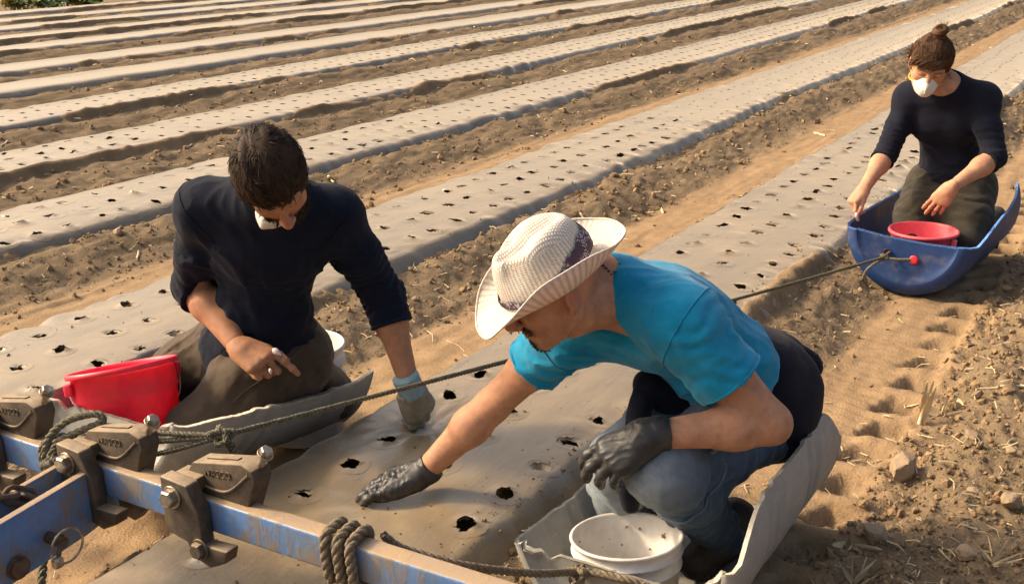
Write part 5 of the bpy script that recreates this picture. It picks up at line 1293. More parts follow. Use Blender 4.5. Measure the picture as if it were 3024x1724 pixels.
def man_hat():
    J = npd(pelvis=(-0.850, 2.465, 0.405), spine=(-0.872, 2.372, 0.528), chest=(-0.945, 2.250, 0.632), neck=(-1.029, 2.115, 0.738), head=(-1.085, 1.972, 0.768),
            shR=(-1.160, 2.160, 0.600), shL=(-0.850, 2.095, 0.695), elR=(-1.359, 2.153, 0.381), wrR=(-1.516, 2.070, 0.198), haR=(-1.590, 2.024, 0.172),
            elL=(-0.670, 2.161, 0.479), wrL=(-0.878, 2.005, 0.469), haL=(-0.949, 1.960, 0.449), hipR=(-0.935, 2.445, 0.375), hipL=(-0.790, 2.430, 0.352),
            knR=(-1.02, 2.165, 0.300), knL=(-0.860, 2.065, 0.365), anR=(-1.06, 2.26, 0.075), anL=(-0.815, 2.31, 0.09))
    T = thing('person', (-0.85, 2.35, 0.012), 'man in turquoise T-shirt and straw hat squatting in the foreground sled', 'person')
    tor, X = torso_field(J, 0.95, 0.97, 1.02)
    f0 = nrm(-0.86*CR-0.47*CU+0.12*CB); u0 = 0.86*CU+0.40*CB-0.30*CR
    hf, P, M = head_field(J['head'], f0, u0, 1.0, 1.15, 1.0, J['neck'], 0.056)
    body = Field().add(tor).add(arm_field(J, 'R', 1.02)).add(arm_field(J, 'L', 1.06)).add(leg_field(J, 'R')).add(leg_field(J, 'L')).cone(J['neck'], J['head']-M[2]*0.05-M[1]*0.03, 0.064, 0.058, 0.03)
    body.cone(J['neck']+X['fs']*0.015, J['head']-M[2]*0.07+M[1]*0.0, 0.052, 0.042, 0.04)
    dR = nrm(J['wrR']-J['elR']); dL = nrm(J['wrL']-J['elL'])
    b0 = mesh_field(body, 0.0066, None, [(J['wrR']+dR*0.03, dR, 0.10), (J['wrL']+dL*0.03, dL, 0.10)]); b1 = mesh_field(hf, 0.0034)
    def at(V):
        q = (V-J['head'])@M.T; ear = np.exp(-((np.abs(q[:, 0])-0.082)/0.014)**2-(q[:, 1]+0.012)**2/0.0008-q[:, 2]**2/0.0014)*0.5
        nose = 0.25*np.exp(-((q[:, 1]-0.112)/0.02)**2-(q[:, 0]/0.02)**2-((q[:, 2]+0.02)/0.03)**2)
        goat = np.exp(-(q[:, 0]/0.030)**4-((q[:, 2]+0.092)/0.022)**4)*sstep(0.045, 0.065, q[:, 1])
        mou = np.exp(-(q[:, 0]/0.036)**4-((q[:, 2]+0.041+0.2*np.abs(q[:, 0]))/0.008)**4)*sstep(0.05, 0.07, q[:, 1])
        br = np.exp(-((np.abs(q[:, 0])-0.030)/0.022)**4-((q[:, 2]-0.030)/0.006)**4)*sstep(0.06, 0.075, q[:, 1])
        stub = 0.16*sstep(-0.02, -0.05, q[:, 2])*sstep(0.0, 0.02, q[:, 1])*sstep(-0.12, -0.10, q[:, 2])
        return dict(redden=np.maximum(ear, nose), hairy=np.maximum.reduce([goat, mou, br, stub]))
    person_mesh(T, [b0, b1], SKIN_B, at)
    r = np.random.default_rng(21); p = b1[0]; q = (p-J['head'])@M.T
    sel = np.nonzero(((np.abs(q[:, 0]) < 0.026) & (q[:, 2] < -0.074) & (q[:, 2] > -0.108) & (q[:, 1] > 0.058)) | ((np.abs(q[:, 0]) < 0.034) & (np.abs(q[:, 2]+0.042+0.2*np.abs(q[:, 0])) < 0.007) & (q[:, 1] > 0.062)))[0]; sel = r.choice(sel, 260)
    V, F = strand_ribbons(p[sel], M[1]*0.5-M[2]*0.9+r.normal(0, 0.25, (len(sel), 3)), r.uniform(0.004, 0.008, len(sel)), 0.0009, r, 0.3); tag(part('goatee', mesh_np('goatee', V, F), HAIR_A, T), kind='stuff')
    # T-shirt
    sh = Field().add(tor, 0.009); ends = {}
    for s, tt, g in (('R', 0.42, 0.016), ('L', 0.56, 0.020)):
        a, e = J['sh'+s], J['el'+s]; m = a*(1-tt)+e*tt; ends[s] = (m, nrm(e-a)); sh.cone(a, m+nrm(e-a)*0.02, 0.056+g*0.8, 0.050+g*1.3, 0.045)
    sh.ell(J['spine']+X['fwd']*0.045-X['up']*0.01, (0.125, 0.085, 0.13), X['Ml'], 0.05)
    # V neck: cut down through the cloth to the skin at the front of the neck
    nb = J['neck']+X['ch']*0.048; ne = nrm(J['head']-J['neck'])
    sh.cone(nb+ne*0.07, nb, 0.072, 0.064, 0.006, True).cone(J['neck']+X['fs']*0.055+X['ch']*0.030, J['neck']+X['fs']*0.105-X['ch']*0.085-X['rs']*0.01, 0.060, 0.018, 0.006, True)
    dsp = addf(folds(0.0026, (7, 7, 9), 24, 0.0010), crease(J['chest'], 0.45, X['up']+0.4*X['rs'], 0.0045, 32, 11), crease(J['shR']+X['fs']*0.03, 0.13, J['spine']-J['shR'], 0.010, 26, 1), crease(J['shL']-X['ch']*0.07+X['fs']*0.04, 0.13, X['rs']-0.5*X['ch'], 0.008, 24, 2), crease(J['spine']+X['fwd']*0.08, 0.16, X['rs']+0.25*X['up'], 0.010, 22, 3), crease(J['spine']-X['fwd']*0.06+CB*0.05, 0.15, X['rs']*0.6+X['up'], 0.006, 20, 4), crease(J['shL']*0.6+J['elL']*0.4, 0.09, nrm(J['elL']-J['shL'])+0.7*CB, 0.006, 30, 5), ring_folds(J['shL'], J['elL'], 0.0030, 22, 2, 0.0, 0.5), ring_folds(J['spine'], J['chest'], 0.0035, 16, 5, 0.0, 0.8))
    V, F = mesh_field(sh, 0.0054, dsp, [(ends['R'][0], ends['R'][1], 0.11), (ends['L'][0], ends['L'][1], 0.11), (J['pelvis']+X['up']*0.085, -X['up'])])
    so = part('tshirt', mesh_np('tshirt', V, F), TEAL, T)
    for s in 'RL':
        d_ = nrm(J['el'+s]-J['sh'+s]); part('sleeve_seam', mesh_np('seam', *tube(section_ring(V, J['sh'+s]+d_*0.012, d_*0.8+X['rs']*(0.5 if s == 'R' else -0.5), 0.125, 48, 0.007, 0.0003), 0.0018, 6, True)), TEAL, so)
    # hemmed sleeve openings
    for s, rr in (('R', 0.0690), ('L', 0.0745)):
        m, d_ = ends[s]; a = np.linspace(0, 2*math.pi, 48, endpoint=False); u = nrm(np.cross(d_, CB)); w = np.cross(d_, u)
        part('sleeve_hem', mesh_np('hem', *tube(m-d_*0.004+np.outer(np.cos(a)*rr, u)+np.outer(np.sin(a)*rr, w), 0.0035, 8, True)), TEAL, so)
    # jeans
    je = Field().add(leg_field(J, 'R', 0.98, 0.010)).add(leg_field(J, 'L', 1.0, 0.008)).ell(J['pelvis']-X['up']*0.02, (0.145, 0.118, 0.100), X['Ml'], 0.05)
    je.ell(J['knL']+np.array([-0.010, -0.012, 0.010]), (0.078, 0.078, 0.080), None, 0.04)
    kd = nrm(J['knL']-J['hipL']); pk = np.cross(kd, CB)
    dsp = addf(folds(0.0026, (10, 10, 10), 34, 0.0015), crease(J['hipL']*0.5+J['knL']*0.5, 0.35, pk, 0.0055, 34, 12), crease(J['knL']+np.array([0.045, 0.02, -0.03]), 0.085, pk+0.5*kd, 0.012, 34, 1), crease(J['hipL']+CB*0.06, 0.13, pk-0.4*kd, 0.009, 24, 2), crease(J['knL']*0.5+J['anL']*0.5, 0.11, np.cross(J['anL']-J['knL'], CB), 0.010, 32, 3), crease(J['knR']*0.5+J['anR']*0.5, 0.12, J['anR']-J['knR'], 0.008, 26, 4), crease(J['knL'], 0.09, CU, 0.004, 30, 5), ring_folds(J['hipL'], J['knL'], 0.0038, 20, 6, 0.45, 1.0), ring_folds(J['knL'], J['anL'], 0.0055, 22, 7, 0.1, 1.0), ring_folds(J['knR'], J['anR'], 0.0045, 22, 8, 0.2, 1.0))
    V, F = mesh_field(je, 0.0055, dsp, [(J['anL'], J['anL']-J['knL'], 0.10), (J['anR'], J['anR']-J['knR'], 0.10)])
    jm = mesh_np('jeans', V, F); kf = np.array([-0.05, -0.05, 0.02])
    fd = np.maximum(np.exp(-(np.linalg.norm(V-J['knL']-kf, axis=1)/0.105)**3), 0.95*np.exp(-(np.linalg.norm(V-J['knR']*0.65-J['anR']*0.35-kf, axis=1)/0.16)**3)); set_attr(jm, 'fade', np.clip(fd+0.12, 0, 1))
    jo = part('jeans', jm, DENIM, T)
    kn = section_ring(V, J['knL']*0.80+J['anL']*0.20, nrm(J['anL']-J['knL'])+0.3*CU, 0.12, 48, 0.007, 0.0002); sm = mesh_np('seam', *tube(kn, 0.0018, 6, True)); part('knee_patch_seam', sm, DENIM, jo)
    # side seam along the near thigh
    w = nrm(J['knL']-J['hipL']); sd = nrm(np.array([0.80, -0.35, 0.55])-w*np.dot([0.80, -0.35, 0.55], w))
    pts = []
    for t in np.linspace(0.12, 0.86, 12): pts.append(J['hipL']*(1-t)+J['knL']*t+sd*(0.092*1.0+0.008*1.6-(0.022*t)))
    part('side_seam', mesh_np('seam', *tube(smooth_path(pts, 30), 0.0042, 6)), DENIM, jo)
    for o_ in jo.children: set_attr(o_.data, 'fade', np.full(len(o_.data.vertices), 0.55))
    # navy sweater tied round the waist
    tw = Field().ell(J['pelvis']+X['up']*0.060, (0.176, 0.142, 0.078), X['Ml'], 0.04).ell(J['pelvis']-X['up']*0.03-X['fwd']*0.045, (0.175, 0.120, 0.135), X['Ml'], 0.05)
    tw.ell(J['hipL']+np.array([0.014, 0.035, 0.012]), (0.122, 0.118, 0.122), None, 0.05)
    cf = J['pelvis']+np.array([0.070, 0.115, 0.075]); tw.cone(J['pelvis']-X['fwd']*0.10+X['up']*0.03, cf, 0.05, 0.036, 0.04)
    fr = np.array([-0.985, 2.235, 0.475])
    tw.cone(J['pelvis']+X['fwd']*0.10+X['up']*0.04+X['r']*0.0, fr, 0.05, 0.034, 0.04)
    V, F = mesh_field(tw, 0.006, addf(folds(0.0055, (11, 11, 11), 44, 0.0015)), None)
    two = part('tied_sweater', mesh_np('tied', V, F), NAVY_K, T)
    cd = nrm(np.array([0.62, 0.30, -0.42])); V, F = mesh_field(Field().cone(cf, cf+cd*0.075, 0.038, 0.036, 0.01), 0.004, ring_folds(cf-cd*0.02, cf+cd*0.1, 0.0030, 95, 0), None)
    # ribs run along the cuff: model them as a ring of ridges
    a = np.linspace(0, 2*math.pi, 26, endpoint=False); u = nrm(np.cross(cd, CB)); w2 = np.cross(cd, u); ps = [tube([cf+cd*k+(np.cos(t)*u+np.sin(t)*w2)*0.037 for k in (0.0, 0.03, 0.06, 0.08)], [0.004, 0.0045, 0.0045, 0.003], 6) for t in a]
    V2, F2 = merge([(V, [F])]+ps); part('ribbed_cuff', mesh_np('ribcuff', V2, F2), NAVY_K, two)
    # hanging sleeve between the knees
    sl = smooth_path([fr, (-0.985, 2.20, 0.440), (-0.980, 2.14, 0.375), (-0.965, 2.085, 0.31), (-0.955, 2.085, 0.245)], 16); f_ = Field()
    for k in range(len(sl)-1): f_.cone(sl[k], sl[k+1], 0.024-0.009*k/len(sl), 0.024-0.009*(k+1)/len(sl), 0.015)
    V, F = mesh_field(f_, 0.005, folds(0.004, (22, 22, 22), 8)); part('hanging_sleeve', mesh_np('hsleeve', V, F), NAVY_K, two)
    # black gloves
    hd = nrm(J['haR']-J['wrR']+np.array([-0.02, -0.01, 0.0])); g1, _, _ = hand_field(J['wrR'], hd, 0.92*np.array([0, 0, 1.0])+0.30*CB, True, [(0.18, 0.30, 0.2), (0.20, 0.28, 0.2), (0.22, 0.3, 0.2), (0.25, 0.32, 0.2)], 1.04, -0.35, ((0.35, 1.05), 0.75, 0.30), 0.0022)
    fold = addf(crease(J['wrR']+hd*0.03, 0.07, np.cross(hd, CB)+0.5*hd, 0.0045, 75, 3), crease(J['wrR']+hd*0.10, 0.06, np.cross(hd, CB)-0.3*hd, 0.0035, 95, 4))
    V, F = mesh_field(Field().add(g1).cone(J['wrR']-dR*0.035, J['wrR'], 0.0335, 0.031, 0.02), 0.0027, fold, [(J['wrR']-dR*0.030, -dR, 0.08)]); part('glove', mesh_np('glove', V, F), LATEX, T)
    hd = nrm(J['haL']-J['wrL']); g2, _, _ = hand_field(J['wrL'], hd-0.30*CU, 0.80*CB+0.55*CU, False, [(0.45, 0.50, 0.30), (0.55, 0.48, 0.30), (0.68, 0.48, 0.30), (0.82, 0.50, 0.30)], 1.12, 0.45, ((0.45, 0.95), 0.55, 0.65), 0.0022)
    fold = addf(crease(J['wrL'], 0.06, np.cross(hd, CB)+0.2*hd, 0.0035, 75, 3), crease(J['wrL']+hd*0.09, 0.07, hd, 0.0025, 85, 4))
    V, F = mesh_field(Field().add(g2).cone(J['wrL']-dL*0.045, J['wrL'], 0.0355, 0.0315, 0.02), 0.0027, fold, [(J['wrL']-dL*0.040, -dL, 0.08)]); part('glove', mesh_np('glove', V, F), LATEX, T)
    # necklace of dark beads
    up_n = nrm(J['head']-M[2]*0.03-J['neck']); cc = J['neck']+up_n*0.040; u = nrm(np.cross(up_n, CB)); w = np.cross(up_n, u); ps = []
    for k, a in enumerate(np.linspace(0, 2*math.pi, 44, endpoint=False)):
        ctr = cc+u*math.cos(a)*0.0665+w*math.sin(a)*0.0665; V, F = lathe([(0.0005, -0.0045), (0.0038, -0.0028), (0.0048, 0), (0.0038, 0.0028), (0.0005, 0.0045)], 8); ps.append((V+ctr, F))
    V, F = merge(ps); part('bead_necklace', mesh_np('beads', V, F), BEAD, T)
    straw_hat(T, P(0, -0.002, 0.026), M[1]-0.07*M[2], M[2]+0.07*M[1], 0.92)
    boot((-0.85, 2.20, 0.030), (-0.815, 2.42, 0.060), (0, 0, 1), J['anL'], T, SOLE, 0.044, 'shoe'); boot((-1.06, 2.19, 0.030), (-1.04, 2.41, 0.050), (0, 0, 1), J['anR'], T, SOLE, 0.044, 'shoe')
man_hat()
# ================================================================== the woman in the blue sled
def woman():
    J = npd(pelvis=(-0.865, 5.232, 0.365), spine=(-0.882, 5.215, 0.520), chest=(-0.897, 5.154, 0.672), neck=(-0.904, 5.060, 0.818), head=(-0.957, 4.982, 0.910),
            shR=(-1.052, 5.105, 0.752), shL=(-0.752, 5.105, 0.765), elR=(-1.109, 5.009, 0.519), wrR=(-1.144, 4.810, 0.403), haR=(-1.177, 4.758, 0.358),
            elL=(-0.671, 4.996, 0.543), wrL=(-0.796, 4.826, 0.440), haL=(-0.847, 4.826, 0.365), hipR=(-0.945, 5.215, 0.355), hipL=(-0.785, 5.225, 0.350),
            knR=(-0.985, 4.955, 0.145), knL=(-0.745, 4.960, 0.150), anR=(-0.930, 5.329, 0.090), anL=(-0.715, 5.30, 0.10))
    T = thing('person', (-0.87, 5.1, 0.012), 'woman with hair bun, white mask and navy top kneeling in the blue sled', 'person')
    tor, X = torso_field(J, 0.86, 0.92, 0.95, True)
    f0 = nrm(-0.28*CR-0.73*CU+0.62*CB); u0 = 0.64*CU+0.74*CB
    hf, P, M = head_field(J['head'], f0, u0, 0.97, 0.95, 0.92, J['neck'], 0.047)
    w = 0.90
    hdR = nrm(J['haR']-J['wrR']); hR, tR, latR = hand_field(J['wrR'], hdR, -0.75*CR+0.25*CU+0.25*CB, True, [(0.75, 0.35, 0.2), (1.15, 1.0, 0.5), (1.35, 1.2, 0.6), (1.45, 1.25, 0.6)], 0.94, 0.2, ((0.55, 0.90), 0.45, 0.55))
    hdL = nrm(J['haL']-J['wrL']); hL, tL, latL = hand_field(J['wrL'], hdL, 0.85*CB+0.35*CU, False, [(0.25, 0.25, 0.12), (0.25, 0.28, 0.15), (0.30, 0.30, 0.15), (0.35, 0.35, 0.15)], 0.94, 0.35, ((0.40, 0.95), 0.5, 0.7))
    body = Field().add(tor).add(arm_field(J, 'R', w)).add(arm_field(J, 'L', w)).add(leg_field(J, 'R', 0.95)).add(leg_field(J, 'L', 0.95)).cone(J['neck']-X['ch']*0.01, J['head']-M[2]*0.05-M[1]*0.03, 0.053, 0.050, 0.03)
    dR = nrm(J['wrR']-J['elR']); dL = nrm(J['wrL']-J['elL'])
    b0 = mesh_field(body, 0.0080, None, [(J['wrR']-dR*0.004, dR, 0.09), (J['wrL']-dL*0.004, dL, 0.09)]); b1 = mesh_field(hf, 0.0036)
    b2 = mesh_field(Field().add(hR).cone(J['elR']*0.2+J['wrR']*0.8, J['wrR'], 0.0272, 0.0236, 0.01), 0.0027, None, [(J['wrR']-dR*0.012, -dR, 0.08)])
    b3 = mesh_field(Field().add(hL).cone(J['elL']*0.2+J['wrL']*0.8, J['wrL'], 0.0272, 0.0236, 0.01), 0.0027, None, [(J['wrL']-dL*0.012, -dL, 0.08)])
    def at(V):
        q = (V-J['head'])@M.T
        br = 0.7*np.exp(-((np.abs(q[:, 0])-0.030)/0.021)**4-((q[:, 2]-0.029)/0.0045)**4)*sstep(0.06, 0.075, q[:, 1])
        la = 0.8*np.exp(-((np.abs(q[:, 0])-0.031)/0.015)**4-((q[:, 2]-0.004)/0.003)**4)*sstep(0.06, 0.075, q[:, 1])
        return dict(hairy=np.maximum(br, la), redden=0.22*np.exp(-(np.linalg.norm(V-J['haR'], axis=1)/0.05)**2)+0.25*np.exp(-(np.linalg.norm(V-J['haL']-hdL*0.05, axis=1)/0.06)**2))
    person_mesh(T, [b0, b1, b2, b3], SKIN_W, at)
    # navy top
    eR = J['elR']*0.80+J['wrR']*0.20; eL = J['elL']*0.86+J['wrL']*0.14
    sw = Field().add(tor, 0.008).ell(J['pelvis']+X['up']*0.035, (0.150, 0.128, 0.10), X['Ml'], 0.05); g = 0.009
    for s, e in (('R', eR), ('L', eL)):
        a, el = J['sh'+s], J['el'+s]; m = a*0.5+el*0.5
        sw.cone(a, m, 0.042+g, 0.040+g, 0.04).cone(m, el, 0.043+g, 0.038+g, 0.02).cone(el, e, 0.039+g, 0.038+g, 0.015)
    nb = J['neck']+X['ch']*0.045+X['fs']*0.022; sw.cone(nb+X['ch']*0.06, nb, 0.078, 0.070, 0.008, True)
    dn, dl = nrm(J['wrR']-J['elR']), nrm(J['wrL']-J['elL'])
    dsp = addf(folds(0.0018, (8, 8, 17), 54, 0.0008), crease(J['spine']+X['fwd']*0.08, 0.15, X['rs']+0.2*X['up'], 0.008, 26, 3), crease(J['shR']-X['ch']*0.08, 0.10, X['rs']+0.6*X['ch'], 0.007, 28, 4), crease(J['shL']-X['ch']*0.08, 0.10, X['rs']-0.6*X['ch'], 0.007, 28, 5), ring_folds(J['shR'], J['elR'], 0.0032, 36, 1, 0.5, 1.05), ring_folds(J['shL'], J['elL'], 0.0032, 36, 2, 0.5, 1.05), ring_folds(J['pelvis'], J['spine'], 0.003, 22, 4, 0.1, 0.9))
    V, F = mesh_field(sw, 0.006, dsp, [(J['pelvis']-X['up']*0.005, -X['up']+0.05*CR), (eL, dl, 0.085), (eR, dn, 0.085)])
    so = part('navy_top', mesh_np('top', V, F), NAVY_W, T)
    for e, d_, rr in ((eR, dn, 0.0480), (eL, dl, 0.0482)):
        a = np.linspace(0, 2*math.pi, 40, endpoint=False); u = nrm(np.cross(d_, CB)); ww = np.cross(d_, u); part('cuff', mesh_np('cuff', *tube(e-d_*0.003+np.outer(np.cos(a)*rr, u)+np.outer(np.sin(a)*rr, ww), 0.005, 8, True)), NAVY_W, so)
    # trousers
    tr = Field().add(leg_field(J, 'R', 1.0, 0.013)).add(leg_field(J, 'L', 1.0, 0.013)).ell(J['pelvis'], (0.158, 0.125, 0.110), X['Ml'], 0.06)
    tr.ell((J['hipR']+J['hipL'])*0.32+(J['knR']+J['knL'])*0.18, (0.115, 0.10, 0.095), None, 0.06)
    dsp = addf(folds(0.0030, (9, 9, 16), 64, 0.0012), crease((J['hipR']+J['hipL'])/2+X['fwd']*0.1, 0.17, X['rs']+0.1*X['up'], 0.012, 24, 6), crease(J['hipR']*0.5+J['knR']*0.5, 0.12, X['rs']+0.4*X['up'], 0.009, 26, 7), ring_folds(J['hipR'], J['knR'], 0.005, 20, 6, 0.0, 0.7), ring_folds(J['hipL'], J['knL'], 0.005, 20, 7, 0.0, 0.7))
    V, F = mesh_field(tr, 0.0065, dsp, [(J['anL'], J['anL']-J['knL'], 0.1), (J['anR'], J['anR']-J['knR'], 0.1)])
    part('trousers', mesh_np('trousers', V, F), OLIVE, T)
    boot((-0.70, 5.36, 0.055), (-0.70, 5.50, 0.16), (0, -0.6, 0.8), J['anL'], T, SOLE, 0.040, 'shoe'); boot((-0.93, 5.38, 0.045), (-0.93, 5.52, 0.14), (0, -0.6, 0.8), J['anR'], T, SOLE, 0.040, 'shoe')
    # hair swept up into a bun
    r = np.random.default_rng(31); hp, hn = hair_cap(J['head'], P, M, 0.97, 0.010, True, 9, 0.004), None
    V, F = hp; ho = part('hair', mesh_np('hair', V, F), HAIR_W, T)
    bun = P(0.0, -0.034, 0.146)
    # bun: wound coils
    tt = np.linspace(0, 2*math.pi*3.2, 130); R_ = 0.023*(1-0.25*tt/tt[-1]); cu = bun+np.outer(np.cos(tt)*R_, M[0])+np.outer(np.sin(tt)*R_, M[1])+np.outer(0.016*np.sin(tt*0.5)+0.010*(tt/tt[-1]-0.5), M[2])
    V1, F1 = tube(cu, 0.0105, 8); V2, F2 = lathe([(0.001, -0.016), (0.018, -0.012), (0.024, 0), (0.018, 0.014), (0.001, 0.018)], 16); V2 = bun+V2@M
    Vb, Fb = merge([(V1, F1), (V2, F2)]); bo = part('bun', mesh_np('bun', Vb, Fb), HAIR_W, ho)
    p, n = pick(V, F, 2600, r); q = (p-J['head'])@M.T; ok = q[:, 2] > -0.03; p, n = p[ok], n[ok]
    d = (bun-M[2]*0.03)-p; d -= n*np.sum(d*n, 1)[:, None]; d /= np.linalg.norm(d, axis=1)[:, None]+1e-9
    HG = (P(0, -0.014, 0.032), M, np.array([0.084, 0.102, 0.092])); Vh, Fh = strand_ribbons(p-n*0.001, d+r.normal(0, 0.05, p.shape), r.uniform(0.030, 0.055, len(p)), 0.0018, r, 0.12, None, 6, HG, n)
    # fringe swept across the forehead and loose wisps
    fp = np.array([P(x, 0.066+0.018*(1-(x/0.07)**2), 0.082) for x in r.uniform(-0.05, 0.072, 260)])+r.normal(0, 0.004, (260, 3))
    Vf, Ff = strand_ribbons(fp, M[0]*0.75-M[2]*0.55+M[1]*0.25+r.normal(0, 0.12, (260, 3)), r.uniform(0.035, 0.065, 260), 0.0020, r, 0.12, None, 6, HG, np.tile(M[1], (260, 1)))
    wp = np.array([bun+r.normal(0, 0.010, 3)+M[2]*0.014 for _ in range(40)]+[P(s*0.080, 0.01, -0.01)+r.normal(0, 0.006, 3) for s in (-1, 1) for _ in range(8)])
    Vw, Fw = strand_ribbons(wp, np.array([M[2]+r.normal(0, 0.6, 3) for _ in range(40)]+[-CU+r.normal(0, 0.25, 3) for _ in range(16)]), r.uniform(0.018, 0.045, len(wp)), 0.0007, r, 0.35)
    Vv, Fv = merge([(Vh, Fh), (Vf, Ff), (Vw, Fw)]); tag(part('strands', mesh_np('strands', Vv, Fv), HAIR_W, ho), kind='stuff')
    # respirator worn over nose and mouth
    V, F = cup_mask(P(0, 0.082, -0.050), M[1]-0.06*M[2], M[2], 0.053, 0.050, 0.046); mk = part('dust_mask', mesh_np('mask', V, F), MASKW, T)
    for s in (-1, 1):
        part('strap', mesh_np('strap', *tube(smooth_path([P(s*0.056, 0.050, -0.030), P(s*0.072, 0.030, 0.005), P(s*0.080, 0.0, 0.035)], 12), 0.0026, 6)), STRAP, mk)
        part('strap', mesh_np('strap', *tube(smooth_path([P(s*0.052, 0.060, -0.055), P(s*0.070, 0.025, -0.062), P(s*0.062, -0.03, -0.070)], 12), 0.0026, 6)), STRAP, mk)
    clove(tR[4]+hdR*0.012+CB*0.004, -CU+0.3*CR, 0.010, 'pale garlic clove pinched between the woman\'s fingers')
woman()
# ------------------------------------------------------------------ clods, straw, stones, husks, plants
def ico(sub):
    bm = bmesh.new(); bmesh.ops.create_icosphere(bm, subdivisions=sub, radius=1.0); V = np.array([v.co for v in bm.verts]); F = np.array([[v.index for v in f.verts] for f in bm.faces]); bm.free(); return V, F
def rot_rand(r, n):
    q = r.normal(0, 1, (n, 4)); q /= np.linalg.norm(q, axis=1)[:, None]; w, x, y, z = q.T
    return np.stack([np.stack([1-2*(y*y+z*z), 2*(x*y-z*w), 2*(x*z+y*w)], -1), np.stack([2*(x*y+z*w), 1-2*(x*x+z*z), 2*(y*z-x*w)], -1), np.stack([2*(x*z-y*w), 2*(y*z+x*w), 1-2*(x*x+y*y)], -1)], 1)
def on_bed(X, Y):
    v, k = bed_info(X, Y); return np.abs(v) < 0.375

def scatter(name, n, sub, smin, smax, dmin, dmax, seed, lab, power=3.2, zone=None):
    r = np.random.default_rng(seed); m = n*16
    az = np.radians(r.uniform(-66, 6 if zone is None else 26, m)); d = dmin*(dmax/dmin)**r.random(m)
    X, Y = d*np.sin(az), d*np.cos(az); z, ro = soil_z(X, Y)
    pz = np.clip(ro*1.1, 0.035, 1); pz = np.where(X > -0.60, 1.0, pz)
    if zone is not None: pz = np.where((X > zone[0]) & (X < zone[1]), 1.0, 0.0)
    ok = (~on_bed(X, Y)) & (r.random(m) < pz) & (X > -19.2)
    X, Y, z, d = X[ok][:n], Y[ok][:n], z[ok][:n], d[ok][:n]; n = len(X)
    s_ = smin*(smax/smin)**(r.random(n)**power)*np.clip(d/4.0, 0.85, 1.6)
    V0, F0 = ico(sub); R_ = rot_rand(r, n); sc = r.uniform(0.6, 1.25, (n, 3))*s_[:, None]
    L = V0[None]*(1+0.30*r.normal(0, 1, (n, len(V0), 1))*0.6); L = L*sc[:, None]; L = np.einsum('nij,nkj->nki', R_, L)
    P_ = np.stack([X, Y, z+s_*0.25], -1); V = (L+P_[:, None]).reshape(-1, 3)
    F = (F0[None]+(np.arange(n)*len(V0))[:, None, None]).reshape(-1, 3)
    me = mesh_np(name, V, F, False); set_attr(me, 'rough', np.repeat(r.uniform(-0.1, 0.75, n), len(V0)))
    return put(name, me, M_SOIL, label=lab, cat='soil clods', kind='stuff')
scatter('soil_clods', 17000, 1, 0.0020, 0.012, 2.0, 6.5, 1, 'small loose soil clods scattered over the furrows')
scatter('soil_clods', 12000, 1, 0.0028, 0.020, 1.9, 8.0, 6, 'crumbly clods covering the open soil at right', 2.4, (-0.62, 1.9))
scatter('soil_clods', 6000, 1, 0.004, 0.016, 6.0, 22.0, 2, 'loose soil clods on the distant furrow ridges')

def crumbs_on_film(n, seed):
    r = np.random.default_rng(seed); m = n*3; k = r.choice([0, 0, 0, 1], m); v = np.where(r.random(m) < 0.6, 0.36-np.abs(r.normal(0, 0.05, m)), r.uniform(-0.36, 0.36, m)); Y = 1.2+9*r.random(m)**1.6
    X = bed_c[k]+v; z = np.where(k == 0, film_surface(X, Y, 0), film_surface(X, Y, 1)); ok = np.array([np.min((holes0[:, 0]-x)**2+(holes0[:, 1]-y)**2) > 0.0009 for x, y in zip(X, Y)]); X, Y, z = X[ok][:n], Y[ok][:n], z[ok][:n]; n = len(X)
    V0, F0 = ico(1); s_ = 0.0012*(0.006/0.0012)**(r.random(n)**2.5); L = V0[None]*(1+0.2*r.normal(0, 1, (n, len(V0), 1)))*s_[:, None, None]*r.uniform(0.6, 1.3, (n, 1, 3)); V = (L+np.stack([X, Y, z+s_*0.4], -1)[:, None]).reshape(-1, 3)
    me = mesh_np('crumbs', V, (F0[None]+(np.arange(n)*len(V0))[:, None, None]).reshape(-1, 3), False); set_attr(me, 'rough', np.full(len(V), 0.6)); put('soil_crumbs', me, M_SOIL, label='loose soil crumbs lying on the plastic film', cat='soil crumbs', kind='stuff')
holes0 = np.concatenate([holes_for(0), holes_for(1)]); crumbs_on_film(1500, 77)

